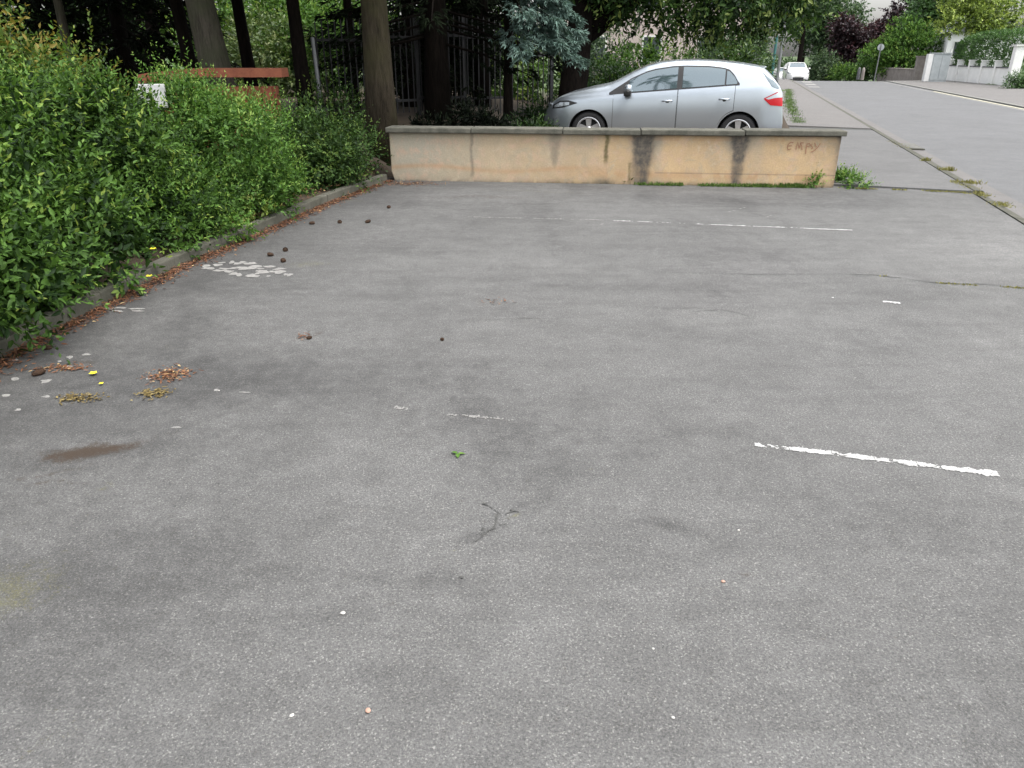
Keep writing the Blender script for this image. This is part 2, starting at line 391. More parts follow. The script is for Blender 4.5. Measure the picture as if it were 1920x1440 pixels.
def crown_tree(name, label, loc, trunk_h, trunk_r, ells, n, leafL, leafW, mat, bark, seed, cat='tree', group=None, lean=(0, 0),
               tint0=.35, tintv=.2, tipup=.25, per=7, slen=(.3, .7), nb=7, limb_r=.35, updir=.25, fill=.35):
    """broadleaf tree; ells in world coordinates"""
    rng = np.random.default_rng(seed); loc = Vector(loc)
    root = empty(name, loc, 0, label, cat, group)
    top = Vector((lean[0], lean[1], trunk_h))
    trunk_mesh(rng, [(0, 0, -.2), (lean[0] * .5, lean[1] * .5, trunk_h * .5), top], [trunk_r, trunk_r * .85, trunk_r * .6], 14, 'trunk', bark, root)
    m = MB(); E = np.array(ells)
    for i in range(nb):
        e = E[int(rng.integers(len(E)))]; end = Vector(e[:3]) - loc
        st = Vector((0, 0, -.2)).lerp(top, rng.uniform(.55, 1)); mid = st.lerp(end, .5) + Vector((0, 0, .12 * (end - st).length))
        m.tube([st, mid, end], [trunk_r * limb_r, trunk_r * limb_r * .6, .02], 6)
    if nb: m.build('limb', bark, root, True)
    B, U = ell_points(rng, n, ells, .55, 1.0); d = U * .8 + rng.normal(0, .4, U.shape); d[:, 2] += updir
    A = [shoots(rng, B, d, rng.uniform(*slen, len(B)), per, leafL, leafW, tint0, tintv, tipup)]
    if fill:
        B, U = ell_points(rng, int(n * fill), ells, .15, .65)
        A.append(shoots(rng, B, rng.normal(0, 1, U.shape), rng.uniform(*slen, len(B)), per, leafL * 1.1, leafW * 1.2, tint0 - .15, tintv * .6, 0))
    A = [np.concatenate([a[i] for a in A]) for i in range(6)]; A[0] = A[0] - np.array(loc)
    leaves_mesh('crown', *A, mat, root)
    return root
def conifer(name, label, loc, h, trunk_r, z0, rad, mat, bark, seed, nbr=60, sprL=.22, sprW=.05, per=34, droop=.35, lean=(0, 0), tint0=.3, cat='tree', group=None, amin=0, amax=6.283, bare=None):
    rng = np.random.default_rng(seed); loc = Vector(loc); root = empty(name, loc, 0, label, cat, group)
    trunk_mesh(rng, [(0, 0, -.3), (lean[0] * .5, lean[1] * .5, h * .5), (lean[0], lean[1], h)], [trunk_r, trunk_r * .7, .04], 14, 'trunk', bark, root)
    m = MB(); Pn, D, N, T = [], [], [], []
    for i in range(nbr):
        f = (i + rng.uniform(0, 1)) / nbr; z = z0 + (h - z0) * f ** 1.2; a = rng.uniform(amin, amax)
        ln = rad * (1 - .85 * f) * rng.uniform(.75, 1.15); ax = Vector((lean[0] * z / h, lean[1] * z / h, z))
        d = np.array([math.cos(a), math.sin(a), 0])
        k = int(per * max(.3, ln / rad)); t = np.sqrt(rng.uniform(.06, 1, k))
        s = np.array([-d[1], d[0], 0.])
        pts = np.array(ax) + d * (t * ln)[:, None]; pts[:, 2] -= droop * ln * (t ** 1.6) - .12 * ln * t ** 4
        off = rng.normal(0, 1, k) * ln * .16 * (1.15 - t); pts = pts + s * off[:, None]; pts[:, 2] -= np.abs(rng.normal(0, .07, k)) * ln * .8
        Pn.append(pts); dd = d * .7 + s * np.sign(off)[:, None] * rng.uniform(.2, .9, (k, 1)) + rng.normal(0, .22, (k, 3)); dd[:, 2] -= rng.uniform(.1, .8, k) * droop * 1.6
        D.append(dd); nn = np.zeros((k, 3)); nn[:, 2] = .8; N.append(nn + rng.normal(0, .5, (k, 3)))
        T.append(np.clip(tint0 + .35 * t ** 2 + rng.normal(0, .13, k), 0, 1))
        e = ax + Vector(d) * ln * .95; e.z -= droop * ln * .8
        m.tube([ax, ax.lerp(e, .5) + Vector((0, 0, .1 * droop * ln)), e], [max(.012, trunk_r * .13), trunk_r * .07 + .004, .006], 5)
    m.build('branch', bark, root)
    Pn = np.concatenate(Pn); D = np.concatenate(D); N = np.concatenate(N); T = np.concatenate(T)
    # every spray is a fan of narrow needle blades
    k = 5; fan = np.repeat(np.arange(len(Pn)), k); S = nrm(np.cross(D, N))[fan]; q = np.tile(np.linspace(-1, 1, k), len(Pn))[:, None]
    D2 = nrm(D)[fan] + S * q * .75 + rng.normal(0, .16, (len(fan), 3)); P2 = Pn[fan] + nrm(D)[fan] * (rng.uniform(0, .5, len(fan)) * sprL)[:, None]
    L = sprL * rng.uniform(.6, 1.2, len(fan)) * (1 - .3 * np.abs(q[:, 0]))
    leaves_mesh('crown', P2, D2, N[fan], L, sprW * rng.uniform(.8, 1.3, len(fan)), T[fan] + rng.normal(0, .08, len(fan)), mat, root, .2, .2)
    return root
def blades(name, rng, pts, h, wd, mat, parent=None, tint=.4, spread=.35):
    n = len(pts); D = np.zeros((n, 3)); D[:, 2] = 1; D += rng.normal(0, spread, (n, 3)); N = rng.normal(0, 1, (n, 3)); N[:, 2] *= .3
    return leaves_mesh(name, np.asarray(pts, float), D, N, h * rng.uniform(.5, 1.25, n), wd * rng.uniform(.7, 1.3, n), rng.normal(tint, .25, n), mat, parent, .2, .3)

# value noise for masks / terrain
def vnoise(x, y, seed=0):
    xi = np.floor(x).astype(np.int64); yi = np.floor(y).astype(np.int64); fx = x - xi; fy = y - yi
    fx = fx * fx * (3 - 2 * fx); fy = fy * fy * (3 - 2 * fy)
    def hsh(a, b):
        q = (a * 374761393 + b * 668265263 + seed * 974634541) & 0xffffffff
        q = ((q ^ (q >> 13)) * 1274126177) & 0xffffffff
        return ((q ^ (q >> 16)) & 0xffff) / 65535.0
    return (hsh(xi, yi) * (1 - fx) + hsh(xi + 1, yi) * fx) * (1 - fy) + (hsh(xi, yi + 1) * (1 - fx) + hsh(xi + 1, yi + 1) * fx) * fy
def fbm(x, y, seed=0, o=4):
    s = 0; a = .5; t = 0
    for i in range(o): s = s + a * vnoise(x * 2 ** i, y * 2 ** i, seed + i); t += a; a *= .55
    return s / t
def sstep(a, b, x):
    t = np.clip((x - a) / (b - a), 0, 1); return t * t * (3 - 2 * t)

# ================================================================== SETTING
KERB = [(-2.6, -3.0), (-2.8, 1.0), (-2.91, 3.0), (-2.93, 3.93), (-2.92, 4.37), (-2.84, 5.02), (-2.74, 6.03), (-2.49, 7.22), (-2.2, 8.77), (-1.72, 10.62)]
def kerb_x(y):
    k = np.array(KERB); return np.interp(y, k[:, 1], k[:, 0])
WL, WR_ = Vector((-1.67, 10.66, 0)), Vector((4.22, 10.02, 0))
def road_drop(s): return -.035 * np.maximum(0, np.asarray(s, float) - 58) * sstep(58, 66, s) - .0
def road_z(s): return -.07 + np.maximum(road_drop(s), -5.0)
def ground_z(x, y):
    x = np.asarray(x, float); y = np.asarray(y, float); r, s = toRS(x, y)
    z = -.13 + np.maximum(road_drop(s), -5.0)
    bed = sstep(0, .12, kerb_x(np.clip(y, -3, 10.6)) - .05 - x) * sstep(12.5, 11, y) * sstep(-16, -12, r)
    z = z + bed * .2
    back = sstep(10.8, 11.0, y) * sstep(1.2, .9, r) * sstep(60, 45, s)
    z = z + back * (.13 + .05)
    bank = sstep(12.0, 16, y) * sstep(1.0, -.8, x) + sstep(16.2, 18, y) * sstep(-.8, 1.0, x) * .6
    z = z + back * bank * .5
    z = z + sstep(-2.6, -4.5, x) * sstep(2, 4, y) * .12 * sstep(12, 10, y)
    z = z + sstep(13.5, 18, r) * sstep(75, 50, s) * 1.2
    return z
def grid_lines():
    xs = np.concatenate([[-2500, -1200, -500, -200, -90, -50, -30, -20], np.arange(-15, 9, .25), [9, 10, 11, 12, 14, 16, 18, 20, 23, 26, 30, 34, 38, 44, 50, 60, 75, 100, 200, 500, 1200, 2500]])
    ys = np.concatenate([[-2500, -800, -200, -60, -20, -8], np.arange(-4, 24, .25), np.arange(24, 100, 2.0), [104, 110, 120, 140, 180, 250, 400, 800, 1500, 3000]])
    return xs, ys
def grid_mesh(name, X, Y, Z, attrs=None):
    ny, nx = X.shape; V = np.stack([X, Y, Z], -1).reshape(-1, 3)
    i = (np.arange(ny - 1)[:, None] * nx + np.arange(nx - 1)[None]).ravel()
    return np_mesh(name, V, np.stack([i, i + 1, i + nx + 1, i + nx], 1), attrs)
xs, ys = grid_lines(); X, Y = np.meshgrid(xs, ys)
r_, s_ = toRS(X, Y); grs = np.maximum(sstep(24, 34, Y), np.maximum(sstep(13.2, 14, r_), sstep(9, 16, np.abs(X) * (Y < 8))))
g = link('ground', grid_mesh('ground', X, Y, ground_z(X, Y), {'grass': grs.ravel()}), M['soil'], None, True); tag(g, kind='structure')

# ---- road, pavements, kerbs
def strip(name, r0, r1, s, zf, mat, nr=2, kind='structure', skirt=0.0):
    s = np.asarray(s, float); rr = np.linspace(r0, r1, nr); Rr, Ss = np.meshgrid(rr, s)
    Xx = Rr * CA + Ss * SA; Yy = -Rr * SA + Ss * CA
    me = grid_mesh(name, Xx, Yy, zf(Ss) + 0 * Rr); o = link(name, me, mat); return tag(o, kind=kind)
S_ROAD = np.concatenate([np.arange(-12, 56, 2.0), np.arange(56, 84, 1.0), np.arange(84, 190, 6.0)])
strip('road', 3.1, 9.25, S_ROAD, lambda s: road_z(s), M['road'], 5)
def sweep(name, prof, s, zf, mat, kind='structure', r_of=None, parent=None):
    """prof [(r,z)...] swept along the road"""
    m = MB(); n = len(prof); vs = []
    for q in s:
        for r, z in prof: vs.append(RS(r, q, z + float(zf(q))))
    fs = []
    for i in range(len(s) - 1):
        for k in range(n): fs.append((i * n + k, i * n + (k + 1) % n, (i + 1) * n + (k + 1) % n, (i + 1) * n + k))
    fs += [tuple(range(n))[::-1], tuple(range((len(s) - 1) * n, len(s) * n))]
    m.add(vs, fs); o = m.build(name, mat, parent)
    return tag(o, kind=kind) if kind else o
zd = lambda s: np.maximum(road_drop(s), -5.0)
S_L = np.concatenate([np.arange(10.95, 56, 1.5), np.arange(56, 84, 2.0)])
# near-side pavement (asphalt) with its kerb; dropped at the parking lot
sweep('pavement', [(1.12, -.2), (2.96, -.2), (2.96, .012), (1.12, .03)], np.array([10.95, 13, 16, 19.6]), zd, M['lot2'])
sweep('pavement', [(1.12, -.2), (2.96, -.2), (2.96, .022), (1.12, .05)], np.concatenate([[20.0], S_L[S_L > 20.5]]), zd, M['pave'])
sweep('pavement_joint', [(1.12, -.2), (2.96, -.2), (2.96, .008), (1.12, .02)], np.array([19.602, 19.998]), zd, M['crack'])
sweep('kerb', [(2.963, -.2), (3.09, -.2), (3.09, -.005), (3.07, .016), (2.963, .02)], S_L, zd, M['kerb'])
sweep('dropped_kerb', [(2.963, -.2), (3.09, -.2), (3.09, -.045), (3.07, -.02), (2.963, -.008)], np.arange(-6, 10.95, 1.05), lambda s: 0, M['kerb'])
sweep('gutter', [(3.094, -.2), (3.42, -.2), (3.42, -.062), (3.094, -.055)], np.concatenate([np.arange(-6, 56, 2.0), np.arange(56, 70, 1.)]), zd, M['pave'])
# far-side kerb and pavement
S_R = np.concatenate([np.arange(-10, 56, 3.0), np.arange(56, 80, 2.0)])
sweep('far_kerb', [(9.25, -.2), (9.4, -.2), (9.4, -.02), (9.25, -.025)], S_R, zd, M['far_kerb'])
sweep('far_pavement', [(9.403, -.2), (13.6, -.2), (13.6, .06), (9.403, -.022)], S_R, zd, M['pave'])
# painted edge lines (thin sheets)
def line(name, r0, r1, s0, s1, zoff, mat, parent=None, step=1.0):
    s = np.arange(s0, s1 + .001, step); o = strip(name, r0, r1, s, lambda q: road_z(q) + zoff, mat, 2); return o
line('edge_line', 8.80, 8.92, -8, 60, .006, M['paint_old'])
line('kerb_line', 9.02, 9.12, 8, 44, .006, M['paint_yellow'])
for k, (s0, s1) in enumerate(((47.5, 49), (51, 53.5), (55.5, 58.5))):
    line('crossing_mark', 3.5 + .1 * k, 4.1 + .1 * k, s0, s1, .006, M['paint_old'], None, .5)

# ---- parking lot sheet with its stains and painted shade
def blob(X, Y, px, py, rx, ry, ang=0, p=2.0, soft=1.0):
    c = P(px, py); dx, dy = X - c.x, Y - c.y; ca, sa = math.cos(ang), math.sin(ang)
    u = (dx * ca + dy * sa) / rx; v = (-dx * sa + dy * ca) / ry
    return np.exp(-(u * u + v * v) ** (p / 2) / soft)
rr = np.arange(-5.3, 2.961, .03); rr[-1] = 2.96; ss = np.arange(-4, 10.95, .03)
Rr, Ss = np.meshgrid(rr, ss); X = Rr * CA + Ss * SA; Y = -Rr * SA + Ss * CA
wx = X + .25 * (fbm(X * 2, Y * 2, 11) - .5) * 2; wy = Y + .25 * (fbm(X * 2 + 9, Y * 2, 12) - .5) * 2
n1 = fbm(X * 1.3, Y * 1.3, 3); n2 = fbm(X * 5, Y * 5, 4); n3 = fbm(X * 2.5, Y * .9, 8)
dark = np.zeros_like(X); pale = np.zeros_like(X)
for px, py, rx, ry, k in ((925, 948, .035, .025, .9), (930, 1000, .05, .035, .7), (972, 963, .035, .025, .9), (905, 1012, .05, .03, .5), (880, 1085, .10, .05, .3)): dark += k * blob(wx, wy, px, py, rx, ry, .3)
brown = np.zeros_like(X); dark += .8 * blob(wx, wy, 180, 848, .15, .07, .12); moss = np.zeros_like(X)
# damp dirt and painted tree shade darken the margin by kerb and wall
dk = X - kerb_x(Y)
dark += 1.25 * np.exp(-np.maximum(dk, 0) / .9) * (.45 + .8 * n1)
dark += .5 * sstep(8.6, 10.2, Ss) * (.35 + .8 * n3)
for px, py, rx, ry, an, k in ((560, 700, 1.0, .3, -.12, .55), (1000, 800, .75, .22, -.35, .3), (300, 720, .7, .4, 0, .5), (1230, 1018, .09, .03, -.1, .7), (1290, 1020, .14, .04, 0, .4),
                              (1050, 880, .6, .12, -.5, .22), (860, 585, .7, .15, -.2, .4), (1150, 540, 1.0, .12, -.25, .35), (1450, 640, .8, .12, -.25, .3), (1680, 640, .5, .14, -.4, .3),
                              (300, 1050, .35, .22, .3, .4), (150, 1200, .4, .3, .2, .35), (1750, 1010, .5, .2, -.3, .3), (1000, 930, .18, .06, .6, .3), (880, 1080, .2, .1, 0, .25),
                              (700, 380, 1.0, .2, -.1, .3), (1420, 380, 1.6, .3, -.15, .45), (1250, 470, 1.4, .16, -.2, .3)):
    dark += .8 * k * blob(wx, wy, px, py, rx, ry, an)
dark += .28 * (n3 > .58) * (n3 - .58) / .2
for px, py, rx, ry, an, k in ((830, 490, .8, .12, -.15, .3), (700, 570, .5, .1, -.3, .3), (1150, 590, .5, .1, -.3, .25), (1640, 620, .3, .03, -.9, .35), (600, 580, .45, .18, -.1, .22),
                              (1850, 480, 1.2, .9, -.2, .3), (1000, 1000, 1.2, .3, -.1, .14), (1330, 600, .3, .03, .6, .25), (1440, 415, .35, .03, .5, .35), (1380, 395, .3, .03, -.9, .3), (1130, 430, .3, .03, .9, .35)):
    pale += k * blob(wx, wy, px, py, rx, ry, an)
pale += .22 * sstep(.55, .75, n1) + .45 * sstep(.8, 2.6, Rr) * sstep(2.5, 6, Ss)
for px, py, rx, ry, an, k in ((160, 850, .12, .075, .1, .85), (215, 835, .12, .055, .2, .6), (70, 900, .12, .03, .4, .5), (40, 930, .1, .02, .3, .6), (300, 710, .05, .06, .6, .5), (910, 565, .04, .08, 0, .5), (575, 633, .05, .06, 0, .55),
                              (760, 345, .5, .12, -.1, .6), (900, 370, .9, .12, -.1, .35), (1355, 1090, .02, .015, 0, .6), (120, 690, .16, .04, .3, .4), (1330, 350, .6, .05, -.1, .3)):
    brown += k * blob(wx, wy, px, py, rx, ry, an)
brown += .5 * np.exp(-np.maximum(dk - .05, 0) / .1)
for px, py, rx, ry, an, k in ((170, 920, .09, .03, .9, .7), (80, 1080, .2, .14, .3, .52), (30, 1130, .18, .12, .2, .38), (330, 1020, .08, .04, .3, .35), (180, 1330, .14, .06, .3, .4), (500, 1350, .06, .03, 0, .3), (20, 1000, .14, .1, 0, .3),
                              (590, 490, .28, .14, 0, .6), (640, 375, .55, .14, -.1, .5), (935, 970, .025, .02, 0, .8), (880, 1030, .02, .02, 0, .6), (835, 830, .03, .04, 0, .7), (1100, 885, .03, .02, 0, .6), (1000, 360, 1.0, .1, -.1, .5), (300, 660, .12, .1, 0, .3),
                              (1405, 512, .06, .04, 0, .4), (1640, 516, .14, .03, -.3, .5)):
    moss += k * blob(wx, wy, px, py, rx, ry, an)
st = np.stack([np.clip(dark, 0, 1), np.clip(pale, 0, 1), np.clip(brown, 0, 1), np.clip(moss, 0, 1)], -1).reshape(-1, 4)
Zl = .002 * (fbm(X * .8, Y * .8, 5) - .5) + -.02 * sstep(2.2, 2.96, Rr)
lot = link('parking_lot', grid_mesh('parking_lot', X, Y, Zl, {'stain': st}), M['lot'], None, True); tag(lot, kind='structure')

def flakes(name, path, width, dens, cell, mat, seed, parent, z=.0028):
    """worn paint: small cells of paint surviving along a pixel path"""
    rng = np.random.default_rng(seed); vs, fs = [], []; m = MB()
    pts = [P(*q) for q in path]
    for (a, b), dd in zip(zip(pts[:-1], pts[1:]), dens):
        L = (b - a).length; t = (b - a) / L; s = Vector((-t.y, t.x, 0)); nx = max(1, int(L / cell)); ny = max(1, int(width / cell))
        for i in range(nx):
            for j in range(ny):
                u, v = (i + .5) * cell, (j + .5) * cell - width / 2; c = a + t * u + s * v
                n = .62 * float(fbm(np.array(c.x * 14), np.array(c.y * 14), seed, 3)) + .38 * float(vnoise(np.array(c.x * 110), np.array(c.y * 110), seed + 5))
                e = 1 - abs(v) / (width / 2)
                if n < dd * (.35 + .8 * min(1, e * 1.6)):
                    k = cell * .54; r = rng.uniform(-.25, .25, (4, 2)) * cell; zj = rng.uniform(0, .0012); q0 = len(m.v)
                    for (x, y), (rx, ry) in zip(((-k, -k), (k, -k), (k, k), (-k, k)), r): m.v.append(tuple(c + t * (x + rx) + s * (y + ry) + Vector((0, 0, z + zj))))
                    m.f.append((q0, q0 + 1, q0 + 2, q0 + 3))
    if m.v: return m.build(name, mat, parent)
flakes('painted_line', [(1415, 834), (1480, 842), (1560, 851), (1640, 861), (1720, 871), (1765, 877), (1872, 890)], .060, [.56, .62, .58, .54, .46, .62],   .005, M['paint'], 3, lot)
flakes('painted_line', [(740, 764), (765, 768), (830, 776), (880, 781), (965, 788)], .045, [.56, .28, .40, .48], .008, M['paint_old'], 4, lot)
flakes('painted_line', [(760, 404), (960, 409), (1130, 413)], .045, [.36, .42], .011, M['paint_old'], 5, lot)
for q_ in ([(1110, 428), (1152, 411)], [(1362, 399), (1402, 388)], [(1404, 421), (1452, 402)]): flakes('painted_line', q_, .03, [.34], .012, M['paint_old'], 15, lot)
flakes('painted_line', [(1130, 413), (1300, 420), (1500, 428), (1598, 432)], .045, [.36, .46, .64], .011, M['paint'], 5, lot)
flakes('painted_line', [(1510, 557), (1600, 561), (1655, 566), (1690, 569)], .05, [.25, .22, .6], .014, M['paint'], 6, lot)
flakes('painted_line', [(640, 632), (720, 633), (1000, 640)], .04, [.25, .12], .012, M['paint_old'], 7, lot)
def poly_flake(px, py, wpx, hpx, seed, mat=None):
    rng = np.random.default_rng(seed); n = 9; m = MB(); vs = []
    for k in range(n):
        a = 2 * math.pi * k / n; q = rng.uniform(.45, 1.15); vs.append(P(px + math.cos(a) * wpx / 2 * q - math.sin(a) * hpx * .3, py + math.sin(a) * hpx / 2 * q) + Vector((0, 0, .0022 + .000015 * (seed - 40))))
    m.add(vs, [tuple(range(n))]); return m.build('paint_patch', mat or M['paint_old'], lot)
for i, (px, py, a, b) in enumerate(((131, 670, 13, 7), (162, 665, 18, 5), (112, 678, 10, 4), (130, 688, 18, 5), (87, 715, 26, 9), (29, 711, 18, 7), (123, 747, 20, 9), (86, 744, 17, 6), (12, 742, 18, 6), (34, 769, 16, 5), (28, 675, 14, 6), (330, 802, 22, 4), (460, 736, 26, 3), (405, 732, 10, 5), (278, 711, 14, 4))):
    poly_flake(px, py, a, b, 40 + i)
rngf = np.random.default_rng(14)
for i in range(40):
    a = rngf.uniform(0, 6.28); q = rngf.uniform(0, 1) ** .6; poly_flake(470 + 82 * q * math.cos(a) + 8 * rngf.normal(), 506 + 15 * q * math.sin(a) + .07 * 82 * q * math.cos(a), rngf.uniform(9, 30), rngf.uniform(3, 7.5), 100 + i)
for i in range(9): poly_flake(rngf.uniform(186, 272), 580 + rngf.normal(0, 3), rngf.uniform(10, 34), rngf.uniform(2.5, 5), 150 + i)
# cracks: thin irregular dark strips
def crack(path, wd, seed, mat=None, z=.0045):
    rng = np.random.default_rng(seed); pts = []; path = [P(*q) for q in path]
    for a, b in zip(path[:-1], path[1:]):
        n = max(2, int((b - a).length / .025))
        for i in range(n): pts.append(a.lerp(b, i / n) + Vector((rng.normal(0, .006), rng.normal(0, .006), z)))
    pts.append(path[-1] + Vector((0, 0, z))); m = MB(); vs = []
    for i, p in enumerate(pts):
        t = (pts[min(i + 1, len(pts) - 1)] - pts[max(0, i - 1)]).normalized(); s = Vector((-t.y, t.x, 0)); q = wd * rng.uniform(.2, 1.0) * (.3 + .7 * math.sin(math.pi * i / (len(pts) - 1)) ** .5)
        vs += [p - s * q / 2, p + s * q / 2]
    m.add(vs, [(2 * i, 2 * i + 1, 2 * i + 3, 2 * i + 2) for i in range(len(pts) - 1)]); return m.build('crack', mat or M['crack'], lot)
def gcrack(path, wd, dens, seed): return flakes('crack', path, wd, dens, .0055, M['hairline'], seed, lot, .0045)
crack([(882, 1020), (905, 1005), (925, 992), (932, 978), (934, 962)], .013, 1, M['hairline'])
crack([(932, 978), (945, 985), (955, 992)], .006, 2, M['hairline']); crack([(934, 962), (915, 948), (908, 942)], .010, 3, M['hairline']); crack([(950, 965), (962, 958), (976, 962)], .014, 4, M['hairline'])
gcrack([(900, 1010), (935, 965)], .07, [.26], 51); gcrack([(945, 962), (980, 962)], .05, [.30], 52); gcrack([(905, 945), (925, 950)], .04, [.30], 53); gcrack([(905, 1085), (840, 1075)], .06, [.24], 55)
crack([(1560, 514), (1640, 516), (1700, 523), (1750, 531), (1840, 533), (1925, 541)], .016, 5)
crack([(1200, 510), (1400, 515), (1560, 514)], .008, 6)
crack([(900, 601), (980, 597), (1060, 599)], .007, 7)
crack([(1300, 585), (1360, 582), (1420, 596)], .009, 8)
crack([(1200, 575), (1250, 580), (1310, 578)], .006, 18)
# kerb stones along the planting bed
m = MB(); kx = np.array(KERB); rng = np.random.default_rng(5)
seg = np.concatenate([[0], np.cumsum(np.hypot(np.diff(kx[:, 0]), np.diff(kx[:, 1])))])
def kp(d): return Vector((np.interp(d, seg, kx[:, 0]), np.interp(d, seg, kx[:, 1]), 0))
d = 0
while d < seg[-1] - .2:
    a, b = kp(d), kp(min(d + .995, seg[-1])); c = (a + b) / 2; v = b - a
    m.box((c.x - .055, c.y, .02 + rng.normal(0, .004)), (v.length - .004, .10, .155), math.atan2(v.y, v.x) + rng.normal(0, .006)); d += 1.0
kerb = m.build('kerb_edging', M['kerb'], None, False, .012); tag(kerb, kind='structure')

# ================================================================== THE LOW RENDERED WALL
wv = WR_ - WL; WLEN = wv.length; WA = math.atan2(wv.y, wv.x); wu = wv.normalized(); wn = Vector((wu.y, -wu.x, 0))
WH, WT = .64, .24
wall = empty('boundary_wall', WL, WA, 'low tan rendered wall with grey concrete coping and dark water stains at the far edge of the parking lot', 'wall')
def wall_uv(px, py):
    d = ray(px, py); o = Vector((0, 0, CAM_H)); t = (WL - o).dot(wn) / d.dot(wn); q = o + d * t
    return (q - WL).dot(wu), q.z
g = NT('wall_render'); v = g.tc(); a = g.attr('stain'); sc = g.n('ShaderNodeSeparateColor'); g.l(a.outputs['Color'], sc.inputs[0])
n1_ = g.noise(2.2, 5, .6, v); n2_ = g.noise(30, 4, .6, v); n3_ = g.noise(7, 5, .65, v, .5)
base = g.ramp(n1_, [(.3, (.42, .308, .188)), (.7, (.55, .395, .23))])
base = g.mix(sc.outputs[1], base, (.37, .335, .265))                 # paler, greyer render at the left
base = g.mix(g.ramp(n3_, [(.50, (0,) * 3), (.66, (.6,) * 3)]), base, (.52, .36, .265))
base = g.mix(g.ramp(g.noise(4.5, 6, .7, v, 1.0), [(.52, (0,) * 3), (.7, (.7,) * 3)]), base, (.36, .32, .24))
base = g.mix(g.ramp(g.noise(9, 6, .75, v, .8), [(.56, (0,) * 3), (.70, (.5,) * 3)]), base, (.52, .44, .34))
base = g.mix(1, base, g.ramp(g.noise(55, 4, .7, v), [(.3, (.86,) * 3), (.6, (1.05,) * 3)]), 'MULTIPLY')
base = g.mix(g.math('MULTIPLY', sc.outputs[2], .8), base, (.42, .24, .12))   # orange tide mark
brk = g.ramp(g.noise(16, 6, .7, v), [(.25, (.6,) * 3), (.6, (1,) * 3)])
base = g.mix(g.math('MULTIPLY', sc.outputs[0], brk), base, (.085, .078, .07))
base = g.mix(g.math('MULTIPLY', a.outputs['Alpha'], brk), base, (.05, .055, .015))
g.base(base); g.set(Roughness=.9); g.b.inputs['Specular IOR Level'].default_value = .25; g.bump(n2_, .35, .006); M['wall_render'] = g.m
uu = np.linspace(0, WLEN, 420); zz = np.linspace(-.1, WH, 56); U, Z = np.meshgrid(uu, zz); F01 = Z / WH
nu = fbm(U * 6, Z * 3, 21); nz = fbm(U * 14, Z * 14, 22); Uw = U + .05 * (nz - .5)
def up(px): return wall_uv(px, 300)[0]
dk = np.zeros_like(U); gr = np.zeros_like(U); ora = np.zeros_like(U); ms = np.zeros_like(U)
def drip(px, wid, k, top=1, bot=0, wb=1.0, kind='d'):
    u0 = up(px); wdt = wid * (wb + (1 - wb) * F01); q = k * np.exp(-((Uw - u0) / wdt) ** 4) * sstep(bot - .12, bot + .1, F01) * (.6 + .6 * nu)
    return q
dk += drip(885, .022, .5, bot=.1) + drip(1040, .09, .42, bot=.35, wb=.05) + drip(1207, .105, 1.0, wb=.75) + drip(1190, .05, .6) + drip(1384, .095, 1.0, wb=.7) + drip(1384, .15, .5, bot=.5, wb=.3) + drip(1207, .15, .35, bot=.4)
dk += .6 * np.exp(-np.abs(U - WLEN) / .05) + .35 * np.exp(-np.abs(U - WLEN) / .12) * F01
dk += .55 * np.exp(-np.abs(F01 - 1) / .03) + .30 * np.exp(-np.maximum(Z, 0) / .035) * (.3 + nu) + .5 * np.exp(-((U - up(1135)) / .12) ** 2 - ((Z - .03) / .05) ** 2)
ms += drip(1136, .028, .95, bot=.45) + drip(1181, .02, .7, bot=0) * (F01 < .45) + .35 * np.exp(-np.maximum(Z, 0) / .03) * (nu > .5) * (U > 2)
gr += sstep(3.2, .2, U) * (.55 + .5 * nu) + .5 * np.exp(-((U - .25) / .3) ** 2) * F01
gr += .6 * np.exp(-((Uw - up(1040)) / .18) ** 2) * F01 + .5 * np.exp(-((Uw - up(1100)) / .2) ** 2) * F01 + .5 * np.exp(-((Uw - up(1420)) / .07) ** 2) * F01 + .4 * np.exp(-((Uw - up(1235)) / .05) ** 2)
for px_ in (1207, 1384): 
    hw = .10 + .13 * F01; hz_ = np.exp(-((Uw - up(px_)) / hw) ** 4) * sstep(.30, .95, F01) * (.5 + .6 * nu); gr += .9 * hz_; dk += .30 * hz_
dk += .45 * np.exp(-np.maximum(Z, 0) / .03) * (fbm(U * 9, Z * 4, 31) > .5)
ora += .65 * np.exp(-((F01 - (.27 + .05 * np.sin(U * 3))) / .05) ** 2) * sstep(3.2, 2.2, U) * (.3 + nu) + .5 * np.exp(-((F01 - .2) / .08) ** 2) * sstep(2, 3, U) * (nu > .45) + .4 * (F01 > .88) * (nu > .5) * sstep(2.6, 3.4, U)
ln_ = (np.abs(F01 - .24) < .012) * (U > 3.6) * .45; dk += ln_
st = np.stack([np.clip(q, 0, 1) for q in (dk, gr, ora, ms)], -1)
# front face grid + plain sides as one closed body
ny, nx = U.shape; Vf = np.stack([U, 0 * U + .004 * (nz - .5), Z], -1).reshape(-1, 3); Vb = np.stack([U, 0 * U + WT, Z], -1).reshape(-1, 3)
